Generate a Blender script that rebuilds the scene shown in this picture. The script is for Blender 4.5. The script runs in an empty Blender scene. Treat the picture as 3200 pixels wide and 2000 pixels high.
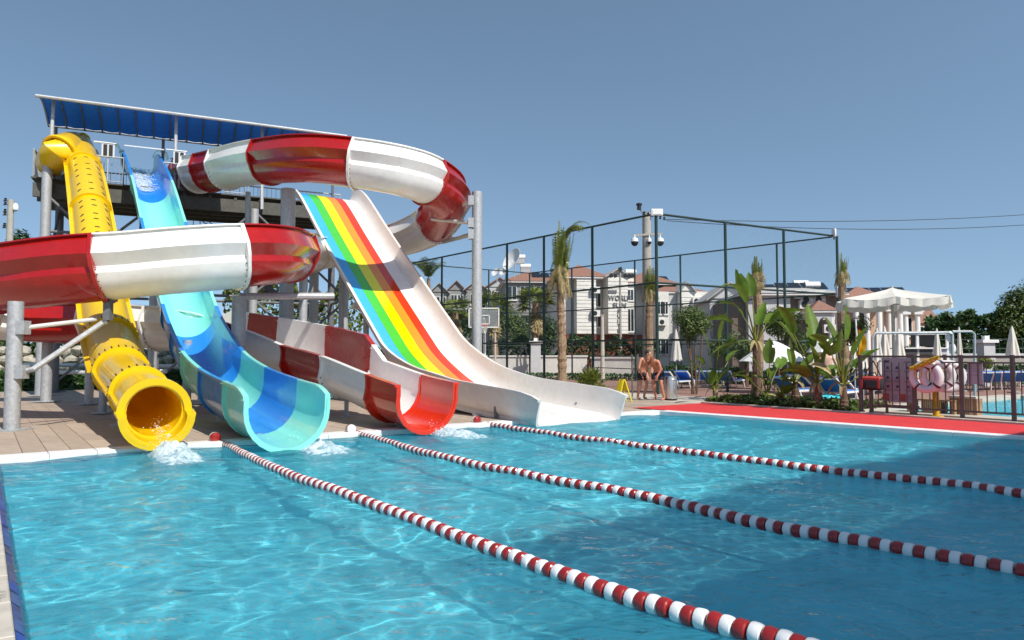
import bpy, bmesh, math, random
from mathutils import Vector, Matrix, noise
random.seed(7)
SC = bpy.context.scene
COL = SC.collection
R = math.radians
# ------------------------------------------------------------------ camera
CAM_H, FPX, HOR = 1.5, 2200.0, 1109.0            # eye height over the water, focal length and horizon row of the 3200 px photograph
PITCH = math.atan((HOR - 1000.0) / FPX)
cd = bpy.data.cameras.new('camera'); CAM = bpy.data.objects.new('camera', cd); COL.objects.link(CAM)
cd.sensor_width = 36.0; cd.lens = 36.0 * FPX / 3200.0
cd.clip_start = 0.05; cd.clip_end = 4000
CAM.location = (0, 0, CAM_H); CAM.rotation_euler = (R(90) + PITCH, 0, 0)
SC.camera = CAM
# ------------------------------------------------------------------ sky, sun, exposure
SUN_EL = 47.0
SUN_H = Vector((0.62, -0.785, 0)).normalized()    # towards the sun: behind the camera, to its right
wd = bpy.data.worlds.new('World'); SC.world = wd; wd.use_nodes = True
nt = wd.node_tree; nt.nodes.clear()
sky = nt.nodes.new('ShaderNodeTexSky'); sky.sky_type = 'NISHITA'; sky.sun_disc = False
sky.sun_elevation = R(SUN_EL); sky.sun_rotation = math.atan2(SUN_H.x, SUN_H.y)
sky.air_density = 1.0; sky.dust_density = .3; sky.ozone_density = 1.6; sky.altitude = 0
bg = nt.nodes.new('ShaderNodeBackground'); bg.inputs[1].default_value = 0.115
hs = nt.nodes.new('ShaderNodeHueSaturation'); hs.inputs['Saturation'].default_value = 0.93; hs.inputs['Hue'].default_value = 0.488
wo = nt.nodes.new('ShaderNodeOutputWorld')
tcw = nt.nodes.new('ShaderNodeTexCoord'); vad = nt.nodes.new('ShaderNodeVectorMath'); vad.operation = 'ADD'; vad.inputs[1].default_value = (0, 0, .19)
nt.links.new(tcw.outputs['Generated'], vad.inputs[0]); nt.links.new(vad.outputs[0], sky.inputs[0]); nt.links.new(sky.outputs[0], hs.inputs['Color']); nt.links.new(hs.outputs[0], bg.inputs[0]); nt.links.new(bg.outputs[0], wo.inputs[0])
sd = bpy.data.lights.new('sun', 'SUN'); sd.energy = 3.9; sd.angle = R(0.53); sd.color = (1.0, 0.955, 0.88)
SUN = bpy.data.objects.new('sun', sd); COL.objects.link(SUN)
sdir = Vector((SUN_H.x * math.cos(R(SUN_EL)), SUN_H.y * math.cos(R(SUN_EL)), math.sin(R(SUN_EL))))
SUN.rotation_euler = sdir.to_track_quat('Z', 'Y').to_euler(); SUN.location = (20, -20, 40)
SC.view_settings.view_transform = 'Standard'; SC.view_settings.look = 'None'
SC.view_settings.exposure = 0.45; SC.view_settings.gamma = 1.0
SC.render.engine = 'CYCLES'
SC.cycles.use_denoising = True
SC.cycles.max_bounces = 10; SC.cycles.diffuse_bounces = 7; SC.cycles.transparent_max_bounces = 16; SC.cycles.transmission_bounces = 6
SC.cycles.caustics_refractive = False; SC.cycles.caustics_reflective = False
SC.cycles.sample_clamp_indirect = 6
# ------------------------------------------------------------------ places
CP, SP = math.cos(PITCH), math.sin(PITCH)
def ray(px, py):                                  # direction through a photograph pixel, scaled to one metre of depth
    a, b = (px - 1600.0) / FPX, (1000.0 - py) / FPX
    y, z = CP - b * SP, SP + b * CP
    return Vector((a / y, 1.0, z / y))
def D(px, py, dep):                               # a point at a given distance in front of the camera
    return Vector((0, 0, CAM_H)) + ray(px, py) * dep
def G(px, py, z=0.07):                            # a point on a level surface
    d = ray(px, py); return Vector((0, 0, CAM_H)) + d * ((z - CAM_H) / d.z)
def onplane(px, py, a, b):                        # a point in the upright plane over the plan line a-b
    d = ray(px, py); e = (b[0] - a[0], b[1] - a[1])
    t = (a[0] * e[1] - a[1] * e[0]) / (d.x * e[1] - d.y * e[0])
    return Vector((0, 0, CAM_H)) + d * t
UA = R(53.0)
UU = Vector((math.sin(UA), math.cos(UA), 0)); VV = Vector((math.cos(UA), -math.sin(UA), 0))   # along the slide edge / from it towards the camera
P0 = Vector((-7.15, 9.87, 0))
DZ = 0.07
def W(k, v, z=0.0):
    p = P0 + UU * k + VV * v; return Vector((p.x, p.y, z))
def KV(p):
    r = Vector((p[0], p[1], 0)) - P0; return r.dot(UU), r.dot(VV)
def kE2(v): return 13.66 + 0.08 * max(0.0, min(v, 12.2))
KVROT = math.pi / 2 - UA
# ------------------------------------------------------------------ meshes
class MB:
    def __init__(s): s.v = []; s.f = []; s.m = []; s.cur = 0; s.sm = []; s.smooth = False
    def face(s, *i): s.f.append(tuple(i)); s.m.append(s.cur); s.sm.append(s.smooth)
    def add(s, p): s.v.append(tuple(p)); return len(s.v) - 1
    def quad(s, a, b, c, d): i = [s.add(p) for p in (a, b, c, d)]; s.face(*i)
    def box(s, c, d, ax=None):
        c = Vector(c); X, Y, Z = ax if ax else (Vector((1, 0, 0)), Vector((0, 1, 0)), Vector((0, 0, 1)))
        n = len(s.v)
        for z in (-.5, .5):
            for y in (-.5, .5):
                for x in (-.5, .5): s.add(c + X * (d[0] * x) + Y * (d[1] * y) + Z * (d[2] * z))
        for f in ((0, 2, 3, 1), (4, 5, 7, 6), (0, 1, 5, 4), (2, 6, 7, 3), (0, 4, 6, 2), (1, 3, 7, 5)): s.face(*[n + i for i in f])
    def bar(s, a, b, w, h=None, up=(0, 0, 1)):     # square bar from a to b
        a, b = Vector(a), Vector(b); h = h or w; T = b - a; L = T.length
        if L < 1e-6: return
        T /= L; up = Vector(up)
        if abs(T.dot(up)) > .99: up = Vector((1, 0, 0))
        S = T.cross(up).normalized(); U = S.cross(T)
        s.box((a + b) / 2, (w, L, h), (S, T, U))
    def tube(s, pts, r, n=8, caps=True):
        pts = [Vector(p) for p in pts]; m = len(pts)
        rs = r if isinstance(r, (list, tuple)) else [r] * m
        base = len(s.v); prev = None; sm = s.smooth; s.smooth = True
        for i, p in enumerate(pts):
            T = (pts[min(i + 1, m - 1)] - pts[max(i - 1, 0)])
            T = T.normalized() if T.length > 1e-9 else Vector((0, 0, 1))
            if prev is None:
                ref = Vector((0, 0, 1)) if abs(T.z) < .95 else Vector((1, 0, 0)); S = T.cross(ref).normalized()
            else:
                S = prev - T * prev.dot(T); S = S.normalized() if S.length > 1e-6 else T.orthogonal().normalized()
            prev = S; U = S.cross(T)
            for j in range(n):
                a = 2 * math.pi * j / n; s.add(p + (S * math.cos(a) + U * math.sin(a)) * rs[i])
        for i in range(m - 1):
            for j in range(n):
                a, b = base + i * n + j, base + i * n + (j + 1) % n; s.face(a, b, b + n, a + n)
        s.smooth = False
        if caps:
            s.face(*[base + j for j in range(n)]); s.face(*[base + (m - 1) * n + j for j in reversed(range(n))])
        s.smooth = sm
    def cyl(s, a, b, r, r2=None, n=12): s.tube([a, b], [r, r if r2 is None else r2], n)
    def lathe(s, prof, c, n=20, ax=None):          # prof: (radius, height) list about an upright (or given) axis
        X, Y, Z = ax if ax else (Vector((1, 0, 0)), Vector((0, 1, 0)), Vector((0, 0, 1))); c = Vector(c); base = len(s.v); sm = s.smooth; s.smooth = True
        for r, h in prof:
            for j in range(n):
                a = 2 * math.pi * j / n; s.add(c + X * (r * math.cos(a)) + Y * (r * math.sin(a)) + Z * h)
        for i in range(len(prof) - 1):
            for j in range(n):
                a, b = base + i * n + j, base + i * n + (j + 1) % n; s.face(a, b, b + n, a + n)
        s.smooth = sm
    def ball(s, c, r, n=10, m=7):
        rr = r if isinstance(r, (tuple, list)) else (r, r, r); base = len(s.v); c = Vector(c); sm = s.smooth; s.smooth = True
        for i in range(m + 1):
            t = math.pi * i / m
            for j in range(n):
                a = 2 * math.pi * j / n; s.add(c + Vector((rr[0] * math.sin(t) * math.cos(a), rr[1] * math.sin(t) * math.sin(a), rr[2] * math.cos(t))))
        for i in range(m):
            for j in range(n):
                a, b = base + i * n + j, base + i * n + (j + 1) % n; s.face(a, a + n, b + n, b)
        s.smooth = sm
    def prism(s, poly, axis_a, axis_b, o, ext):    # polygon in the plane of axis_a, axis_b about o, pushed along ext
        o = Vector(o); ext = Vector(ext); A = [s.add(o + axis_a * x + axis_b * y) for x, y in poly]; B = [s.add(o + axis_a * x + axis_b * y + ext) for x, y in poly]
        n = len(poly); s.face(*A[::-1]); s.face(*B)
        for i in range(n): s.face(A[i], A[(i + 1) % n], B[(i + 1) % n], B[i])
    def mesh(s, name, mats, sharp=True):
        me = bpy.data.meshes.new(name); me.from_pydata(s.v, [], s.f)
        for m in (mats if isinstance(mats, (list, tuple)) else [mats]): me.materials.append(m)
        if any(s.m): me.polygons.foreach_set('material_index', s.m)
        if any(s.sm): me.polygons.foreach_set('use_smooth', s.sm)
        me.update()
        if any(s.sm) and sharp: me.set_sharp_from_angle(angle=R(32))
        return me
    def build(s, name, mats, parent=None, fix=False):
        me = s.mesh(name, mats)
        if fix:
            bm = bmesh.new(); bm.from_mesh(me); bmesh.ops.recalc_face_normals(bm, faces=bm.faces); bm.to_mesh(me); bm.free()
        return put(name, me, parent)
def wmat(o):                                      # world matrix without waiting for the depsgraph
    m = o.matrix_basis.copy()
    if o.parent: m = wmat(o.parent) @ o.matrix_parent_inverse @ m
    return m
def put(name, me, parent=None, local=False):
    o = bpy.data.objects.new(name, me); COL.objects.link(o)
    if parent:
        o.parent = parent
        if not local: o.matrix_parent_inverse = wmat(parent).inverted()
    return o
def tag(o, label=None, cat=None, group=None, kind=None):
    if label: o['label'] = label
    if cat: o['category'] = cat
    if group: o['group'] = group
    if kind: o['kind'] = kind
    return o
def thing(name, loc, label, cat, group=None, rz=0.0):
    o = bpy.data.objects.new(name, None); COL.objects.link(o); o.empty_display_size = .2
    o.location = loc; o.rotation_euler = (0, 0, rz); return tag(o, label, cat, group)
def copy_tree(o, parent=None):
    c = o.copy(); COL.objects.link(c)
    if parent: c.parent = parent; c.matrix_parent_inverse = o.matrix_parent_inverse.copy()
    for ch in o.children: copy_tree(ch, c)
    return c
# ------------------------------------------------------------------ materials
def M(name, col, rough=.5, metal=0.0, var=.08, scale=6.0, bump=0.0, bscale=40.0, coat=0.0, spec=.5, island=0.0, trans=0.0, dirt=0.0, alpha=1.0):
    m = bpy.data.materials.new(name); m.use_nodes = True; n = m.node_tree; b = n.nodes['Principled BSDF']
    b.inputs['Roughness'].default_value = rough; b.inputs['Metallic'].default_value = metal
    b.inputs['Specular IOR Level'].default_value = spec
    if coat: b.inputs['Coat Weight'].default_value = coat; b.inputs['Coat Roughness'].default_value = .08
    tc = n.nodes.new('ShaderNodeTexCoord'); col = tuple(col) + (1,)
    nz = n.nodes.new('ShaderNodeTexNoise'); nz.inputs['Scale'].default_value = scale; nz.inputs['Detail'].default_value = 5
    n.links.new(tc.outputs['Object'], nz.inputs['Vector'])
    mr = n.nodes.new('ShaderNodeMapRange'); mr.inputs[1].default_value = .3; mr.inputs[2].default_value = .7
    mr.inputs[3].default_value = 1 - var; mr.inputs[4].default_value = 1 + var
    n.links.new(nz.outputs[0], mr.inputs[0])
    hv = n.nodes.new('ShaderNodeHueSaturation'); hv.inputs['Color'].default_value = col
    last = mr.outputs[0]
    if island:
        gi = n.nodes.new('ShaderNodeNewGeometry'); m2 = n.nodes.new('ShaderNodeMapRange')
        m2.inputs[3].default_value = 1 - island; m2.inputs[4].default_value = 1 + island
        n.links.new(gi.outputs['Random Per Island'], m2.inputs[0])
        mu = n.nodes.new('ShaderNodeMath'); mu.operation = 'MULTIPLY'; n.links.new(last, mu.inputs[0]); n.links.new(m2.outputs[0], mu.inputs[1]); last = mu.outputs[0]
        m3 = n.nodes.new('ShaderNodeMapRange'); m3.inputs[3].default_value = .485; m3.inputs[4].default_value = .515
        n.links.new(gi.outputs['Random Per Island'], m3.inputs[0]); n.links.new(m3.outputs[0], hv.inputs['Hue'])
    n.links.new(last, hv.inputs['Value']); cur = hv.outputs[0]
    if dirt:
        n2 = n.nodes.new('ShaderNodeTexNoise'); n2.inputs['Scale'].default_value = 1.7; n2.inputs['Detail'].default_value = 8; n2.inputs['Roughness'].default_value = .7
        n.links.new(tc.outputs['Object'], n2.inputs['Vector'])
        r2 = n.nodes.new('ShaderNodeMapRange'); r2.inputs[1].default_value = .5; r2.inputs[2].default_value = .75; r2.inputs[3].default_value = 0; r2.inputs[4].default_value = dirt
        n.links.new(n2.outputs[0], r2.inputs[0])
        mx = n.nodes.new('ShaderNodeMix'); mx.data_type = 'RGBA'; n.links.new(r2.outputs[0], mx.inputs[0]); n.links.new(cur, mx.inputs[6]); mx.inputs[7].default_value = (.12, .1, .075, 1); cur = mx.outputs[2]
        r3 = n.nodes.new('ShaderNodeMapRange'); r3.inputs[3].default_value = rough; r3.inputs[4].default_value = min(1, rough + .3); n.links.new(n2.outputs[0], r3.inputs[0]); n.links.new(r3.outputs[0], b.inputs['Roughness'])
    n.links.new(cur, b.inputs['Base Color'])
    if bump:
        nb = n.nodes.new('ShaderNodeTexNoise'); nb.inputs['Scale'].default_value = bscale; nb.inputs['Detail'].default_value = 6
        n.links.new(tc.outputs['Object'], nb.inputs['Vector']); bp = n.nodes.new('ShaderNodeBump'); bp.inputs['Strength'].default_value = bump; bp.inputs['Distance'].default_value = .02
        n.links.new(nb.outputs[0], bp.inputs['Height']); n.links.new(bp.outputs[0], b.inputs['Normal'])
    if trans:                                     # thin leaf or cloth: light comes through
        tr = n.nodes.new('ShaderNodeBsdfTranslucent'); n.links.new(cur, tr.inputs[0]); ms = n.nodes.new('ShaderNodeMixShader'); ms.inputs[0].default_value = trans
        n.links.new(b.outputs[0], ms.inputs[1]); n.links.new(tr.outputs[0], ms.inputs[2]); n.links.new(ms.outputs[0], n.nodes['Material Output'].inputs[0])
    if alpha < 1: b.inputs['Alpha'].default_value = alpha
    return m
MT = dict(
    yellow=M('yellow_fibreglass', (.93, .65, .004), .16, var=.04, coat=.5, dirt=.02, trans=.24),
    aqua=M('aqua_fibreglass', (.24, .72, .62), .18, var=.04, coat=.5, dirt=.05),
    blue=M('blue_fibreglass', (.015, .23, .68), .16, var=.04, coat=.5, dirt=.05),
    red=M('red_fibreglass', (.37, .005, .003), .14, var=.08, coat=.4, dirt=.06),
    orange_red=M('orange_red_fibreglass', (.68, .035, .01), .15, var=.05, coat=.6),
    white=M('white_fibreglass', (.84, .82, .78), .2, var=.04, coat=.4, dirt=.13),
    cream=M('cream_fibreglass', (.76, .70, .65), .22, var=.04, coat=.3, dirt=.13),
    r_blue=M('rainbow_blue', (.055, .42, .82), .2, var=.03, coat=.4), r_green=M('rainbow_green', (.07, .50, .045), .2, var=.03, coat=.4),
    r_yellow=M('rainbow_yellow', (.86, .80, .0), .2, var=.03, coat=.4), r_orange=M('rainbow_orange', (.86, .27, .025), .2, var=.03, coat=.4),
    r_red=M('rainbow_red', (.68, .045, .012), .2, var=.03, coat=.4),
    galv=M('galvanised_steel', (.42, .43, .44), .45, .35, var=.16, scale=18, bump=.1, dirt=.12),
    steel_dark=M('weathered_grey_steel', (.16, .165, .175), .5, .3, var=.15, scale=12, dirt=.12),
    steel_white=M('white_painted_pipe', (.62, .61, .59), .4, .1, var=.06, dirt=.1),
    beam=M('dark_olive_platform_paint', (.085, .083, .07), .6, var=.2, dirt=.15),
    tarp=M('blue_tarpaulin', (.012, .10, .38), .55, var=.1, trans=.25, bump=.15, bscale=6),
    coping=M('pale_coping_stone', (.50, .45, .38), .6, var=.1, scale=9, bump=.12, bscale=60, dirt=.18),
    coping_w=M('white_coping', (.72, .71, .70), .55, var=.07, bump=.1, dirt=.1),
    mosaic=M('blue_glazed_tile', (.03, .07, .27), .2, var=.35, scale=14, coat=.4),
    tile=M('brown_deck_tile', (.42, .33, .255), .6, var=.13, scale=5, bump=.12, bscale=90, dirt=.12),
    redpath=M('red_rubber_path', (.60, .032, .034), .75, var=.09, scale=3, bump=.2, bscale=150, dirt=.05),
    dark=M('dark_recess', (.015, .013, .012), .7), black=M('black_plastic', (.02, .02, .022), .4, var=.1),
    bolt=M('dark_bolt', (.09, .07, .03), .4, .5),
    foam=M('white_water_foam', (.82, .88, .90), .5, var=.06, bump=.4, bscale=30, trans=.3),
    green_steel=M('dark_green_painted_steel', (.012, .035, .03), .5, var=.12),
    fence=M('brown_painted_fence_steel', (.13, .112, .10), .55, .2, var=.15, dirt=.1),
    plaster_w=M('white_siding', (.72, .70, .64), .8, var=.06, scale=2, bump=.1, dirt=.08),
    plaster_g=M('grey_plaster_haze_shade', (.52, .52, .52), .85, var=.06, scale=2, dirt=.1),  # lightened for distance haze; also stands in for shaded white walls
    plaster_d=M('hazed_grey_render', (.29, .28, .27), .85, var=.1, scale=2, dirt=.1),  # lightened, distance haze is mixed into the colour
    brownwall=M('brown_stone_cladding', (.16, .12, .10), .85, var=.2, scale=9, bump=.3, dirt=.1),
    brick=M('red_brown_brick', (.16, .045, .03), .85, var=.2, scale=12, bump=.3),
    rooftile=M('terracotta_roof_tile', (.27, .135, .095), .8, var=.2, scale=9, bump=.3, bscale=20),
    roofgrey=M('pale_grey_roof', (.42, .40, .38), .8, var=.1, scale=4),
    glass=M('dark_window_glass', (.02, .024, .028), .08, spec=.7), trimw=M('white_trim', (.75, .74, .71), .6, var=.05),
    peach=M('peach_plaster', (.55, .37, .26), .85, var=.07, dirt=.06),
    concrete=M('concrete_pole', (.40, .375, .33), .8, var=.12, bump=.2, dirt=.12),
    canvas=M('cream_canvas', (.78, .74, .66), .8, var=.05, scale=3, bump=.1, bscale=120, trans=.2),
    canvas_w=M('white_canvas', (.85, .85, .82), .75, var=.04, trans=.2),
    lounger=M('blue_lounger_mesh', (.03, .20, .60), .7, var=.1), plastic_w=M('white_plastic', (.78, .78, .78), .35, var=.05),
    towel=M('turquoise_towel', (.05, .50, .58), .9, var=.1, bump=.3),
    bark=M('palm_bark', (.27, .18, .11), .9, var=.4, scale=12, bump=.7, bscale=25), bark_d=M('brown_trunk', (.13, .08, .05), .9, var=.4, scale=14, bump=.6),
    leaf=M('bush_leaf', (.085, .125, .022), .45, var=.3, scale=3, island=.55, trans=.25), leaf_d=M('dark_tree_leaf', (.045, .085, .022), .5, var=.3, scale=2, island=.5, trans=.2),
    palm=M('palm_leaf', (.13, .165, .025), .45, var=.3, scale=3, island=.4, trans=.25), palm_y=M('yellow_green_frond', (.19, .21, .03), .45, var=.3, island=.35, trans=.3),
    straw=M('dry_frond', (.36, .28, .13), .8, var=.3, island=.3, trans=.2),
    banana=M('banana_leaf', (.12, .19, .02), .35, var=.22, scale=5, island=.35, trans=.35), hedge=M('hedge_leaf', (.045, .10, .022), .5, var=.3, scale=2, island=.5, trans=.15),
    grass=M('lawn', (.05, .10, .02), .8, var=.3, scale=8, bump=.5, bscale=120), soil=M('planting_soil', (.10, .075, .05), .95, var=.3, scale=14, bump=.4),
    pave=M('pale_paving', (.50, .44, .37), .75, var=.1, scale=3, bump=.1, dirt=.15), paver_red=M('red_brown_paving', (.27, .15, .115), .8, var=.12, scale=5, bump=.1, dirt=.1),
    asphalt=M('asphalt', (.07, .068, .065), .9, var=.15, bump=.3), skin=M('tanned_skin', (.56, .27, .17), .5, var=.06, scale=9), skin2=M('sunburnt_skin', (.50, .205, .125), .5, var=.08, scale=9), skin3=M('pale_skin', (.62, .38, .28), .5, var=.05),
    hair_d=M('dark_hair', (.03, .02, .015), .6, var=.2), hair_b=M('light_brown_hair', (.24, .12, .06), .6, var=.25, scale=40), navy=M('navy_swim_cloth', (.016, .016, .05), .75, var=.2), darkbrown=M('dark_swim_cloth', (.03, .02, .025), .8, var=.2),
    flag_y=M('yellow_flag_cloth', (.72, .40, .01), .8, var=.06, trans=.3), flag_r=M('dark_red_flag_cloth', (.25, .03, .01), .8, trans=.3),
    signw=M('pale_sign_panel', (.46, .42, .45), .45, var=.04), ink=M('sign_ink', (.08, .07, .11), .6), ink_l=M('faded_sign_ink', (.27, .22, .26), .6), letter=M('grey_letter_paint', (.17, .17, .17), .6), sign_r=M('red_sign_block', (.45, .11, .08), .6),
    bag_r=M('red_bag_cloth', (.42, .055, .045), .8, var=.1), bag_k=M('black_bag_cloth', (.018, .014, .018), .8, var=.2),
    ring=M('life_ring_white', (.66, .62, .63), .45, var=.05), band=M('dark_red_band', (.10, .012, .02), .6), rope_y=M('yellow_rope', (.62, .40, .03), .8, var=.2, bump=.5, bscale=200), yellow_p=M('yellow_paint', (.62, .36, .015), .5, var=.1, dirt=.1), sign_y=M('yellow_plastic_sign', (.72, .58, .01), .4, var=.05),
    stainless=M('brushed_stainless', (.62, .62, .60), .28, .85, var=.08), wood=M('weathered_wood', (.33, .20, .115), .75, var=.25, scale=6, bump=.3), solar=M('solar_panel', (.012, .014, .022), .15, spec=.6),
    float_w=M('white_float', (.74, .73, .72), .35, var=.05, bump=.05, dirt=.05), float_r=M('dark_red_float', (.30, .014, .012), .28, var=.12, coat=.3), wire=M('black_cable', (.02, .02, .02), .6),
    screen=M('dark_panel', (.05, .048, .048), .6), stone=M('rough_pale_stone', (.42, .38, .31), .9, var=.3, scale=3, bump=.5), distant=M('distant_trees', (.035, .06, .035), .9, var=.4, scale=.2),
)

def foam_mat():                                    # broken, see-through froth
    m = M('white_water_foam', (.84, .90, .92), .45, var=.05, bump=.5, bscale=26, trans=.3); n = m.node_tree; out = n.nodes['Material Output']; src = out.inputs[0].links[0].from_socket
    tc = n.nodes.new('ShaderNodeTexCoord'); nz = n.nodes.new('ShaderNodeTexNoise'); nz.inputs['Scale'].default_value = 9; nz.inputs['Detail'].default_value = 8; nz.inputs['Roughness'].default_value = .75; n.links.new(tc.outputs['Object'], nz.inputs['Vector'])
    mr = n.nodes.new('ShaderNodeMapRange'); mr.inputs[1].default_value = .38; mr.inputs[2].default_value = .58; mr.inputs[3].default_value = .12; mr.inputs[4].default_value = .95; n.links.new(nz.outputs[0], mr.inputs[0])
    tr = n.nodes.new('ShaderNodeBsdfTransparent'); mx = n.nodes.new('ShaderNodeMixShader'); n.links.new(mr.outputs[0], mx.inputs[0]); n.links.new(tr.outputs[0], mx.inputs[1]); n.links.new(src, mx.inputs[2]); n.links.new(mx.outputs[0], out.inputs[0]); return m
MT['foam'] = foam_mat()
# ================================================================== the setting
def sheet(name, pts, z, mat, kind='structure'):
    b = MB(); b.face(*[b.add((p[0], p[1], z)) for p in pts]); return tag(b.build(name, mat), kind=kind)
def ground_mat():
    m = M('ground_earth', (.20, .17, .115), .95, var=.3, scale=.6, bump=.3, bscale=8, dirt=.25); return m
# ground with the two pool basins left open
KL = [-900, -60, 0.0, 'E2', 18.2, 28.6, 60, 900]; VL = [-900, -120, -40, 0.0, 3.2, 12.2, 22, 40, 400]
def kx(k, v): return kE2(v) if k == 'E2' else k
b = MB()
for i in range(len(KL) - 1):
    for j in range(len(VL) - 1):
        k0, k1, v0, v1 = KL[i], KL[i + 1], VL[j], VL[j + 1]
        if k0 == 0.0 and 0 <= v0 < 12.2: continue
        if k0 == 18.2 and 3.2 <= v0 < 22: continue
        b.quad(W(kx(k0, v0), v0, .02), W(kx(k1, v0), v0, .02), W(kx(k1, v1), v1, .02), W(kx(k0, v1), v1, .02))
tag(b.build('ground', ground_mat()), kind='structure')
# pool basin
def basin_mat(c1, c2, sc):
    m = bpy.data.materials.new('pool_mosaic'); m.use_nodes = True; n = m.node_tree; bs = n.nodes['Principled BSDF']; bs.inputs['Roughness'].default_value = .4
    tc = n.nodes.new('ShaderNodeTexCoord'); mp = n.nodes.new('ShaderNodeMapping'); mp.inputs['Rotation'].default_value = (0, 0, -KVROT); n.links.new(tc.outputs['Object'], mp.inputs[0])
    br = n.nodes.new('ShaderNodeTexBrick'); br.offset = 0; br.inputs['Scale'].default_value = 1 / sc; br.inputs['Brick Width'].default_value = 1; br.inputs['Row Height'].default_value = 1; br.inputs['Mortar Size'].default_value = .05
    br.inputs['Color1'].default_value = c1 + (1,); br.inputs['Color2'].default_value = c2 + (1,); br.inputs['Mortar'].default_value = (.55, .72, .74, 1)
    n.links.new(mp.outputs[0], br.inputs['Vector'])
    nz = n.nodes.new('ShaderNodeTexNoise'); nz.inputs['Scale'].default_value = 1.3; nz.inputs['Detail'].default_value = 6; nz.inputs['Roughness'].default_value = .65; n.links.new(tc.outputs['Object'], nz.inputs['Vector'])
    mr = n.nodes.new('ShaderNodeMapRange'); mr.inputs[1].default_value = .3; mr.inputs[2].default_value = .7; mr.inputs[3].default_value = .74; mr.inputs[4].default_value = 1.15; n.links.new(nz.outputs[0], mr.inputs[0])
    hv = n.nodes.new('ShaderNodeHueSaturation'); n.links.new(br.outputs[0], hv.inputs['Color']); n.links.new(mr.outputs[0], hv.inputs['Value']); n.links.new(hv.outputs[0], bs.inputs['Base Color']); return m
PF = basin_mat((.17, .84, .98), (.21, .86, .98), .05)
def basin(name, pts, depth, mat, top=.02):
    b = MB(); lo = [b.add((p.x, p.y, -depth)) for p in pts]; hi = [b.add((p.x, p.y, top)) for p in pts]; b.face(*lo)
    for i in range(4): b.face(lo[i], hi[i], hi[(i + 1) % 4], lo[(i + 1) % 4])
    return tag(b.build(name, mat), kind='structure')
basin('pool_basin', [W(0, 0), W(kE2(0), 0), W(kE2(12.2), 12.2), W(0, 12.2)], 1.35, PF)
basin('far_pool_basin', [W(18.2, 3.2), W(28.6, 3.2), W(28.6, 22), W(18.2, 22)], 1.1, PF)
def water_mat(name, tint, bscale, bstr, mixt=.3, milk=(.07, .60, .76)):
    m = bpy.data.materials.new(name); m.use_nodes = True; n = m.node_tree; n.nodes.clear(); out = n.nodes.new('ShaderNodeOutputMaterial')
    tc = n.nodes.new('ShaderNodeTexCoord'); mp = n.nodes.new('ShaderNodeMapping'); mp.inputs['Rotation'].default_value = (0, 0, .5); mp.inputs['Scale'].default_value = (1, 1.6, 1); n.links.new(tc.outputs['Object'], mp.inputs[0])
    n1 = n.nodes.new('ShaderNodeTexNoise'); n1.inputs['Scale'].default_value = bscale; n1.inputs['Detail'].default_value = 3; n1.inputs['Distortion'].default_value = .8; n.links.new(mp.outputs[0], n1.inputs['Vector'])
    n2 = n.nodes.new('ShaderNodeTexNoise'); n2.inputs['Scale'].default_value = bscale * 3.3; n2.inputs['Detail'].default_value = 3; n2.inputs['Distortion'].default_value = .5; n.links.new(mp.outputs[0], n2.inputs['Vector'])
    ad = n.nodes.new('ShaderNodeMath'); ad.operation = 'MULTIPLY_ADD'; ad.inputs[1].default_value = .3; n.links.new(n2.outputs[0], ad.inputs[0]); n.links.new(n1.outputs[0], ad.inputs[2])
    bp = n.nodes.new('ShaderNodeBump'); bp.inputs['Strength'].default_value = bstr; bp.inputs['Distance'].default_value = .12; n.links.new(ad.outputs[0], bp.inputs['Height'])
    tr = n.nodes.new('ShaderNodeBsdfTransparent'); tr.inputs[0].default_value = tint + (1,)
    rf = n.nodes.new('ShaderNodeBsdfRefraction'); rf.inputs['Color'].default_value = tint + (1,); rf.inputs['IOR'].default_value = 1.33; rf.inputs['Roughness'].default_value = 0
    mx = n.nodes.new('ShaderNodeMixShader'); mx.inputs[0].default_value = 1 - mixt; n.links.new(tr.outputs[0], mx.inputs[1]); n.links.new(rf.outputs[0], mx.inputs[2])
    df = n.nodes.new('ShaderNodeBsdfDiffuse'); df.inputs[0].default_value = milk + (1,); n.links.new(bp.outputs[0], df.inputs['Normal'])
    md = n.nodes.new('ShaderNodeMixShader'); md.inputs[0].default_value = .16; n.links.new(mx.outputs[0], md.inputs[1]); n.links.new(df.outputs[0], md.inputs[2]); mx = md
    gl = n.nodes.new('ShaderNodeBsdfGlossy'); gl.inputs['Roughness'].default_value = .04; n.links.new(bp.outputs[0], gl.inputs['Normal'])
    fr = n.nodes.new('ShaderNodeFresnel'); fr.inputs['IOR'].default_value = 1.33; n.links.new(bp.outputs[0], fr.inputs['Normal'])
    m2 = n.nodes.new('ShaderNodeMixShader'); fm = n.nodes.new('ShaderNodeMath'); fm.operation = 'MULTIPLY'; fm.inputs[1].default_value = .6; n.links.new(fr.outputs[0], fm.inputs[0]); n.links.new(fm.outputs[0], m2.inputs[0]); n.links.new(mx.outputs[0], m2.inputs[1]); n.links.new(gl.outputs[0], m2.inputs[2]); n.links.new(m2.outputs[0], out.inputs[0]); return m
def wave(x, y):
    h = 0.0
    for (a, kx_, ky_, ph) in ((.010, 2.1, 1.2, .3), (.008, -1.3, 2.9, 1.1), (.006, 4.3, -2.2, 2.0), (.005, 1.1, 5.6, .7), (.0035, 7.1, 3.9, 1.9), (.003, -6.3, 6.6, .2)): h += a * math.sin(kx_ * x + ky_ * y + ph + 1.3 * math.sin(.7 * x - .5 * y + ph))
    return h * .8 + .012 * noise.noise(Vector((x * 1.7, y * 1.7, 3.1))) + .006 * noise.noise(Vector((x * 5, y * 5, 1.1)))
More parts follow.
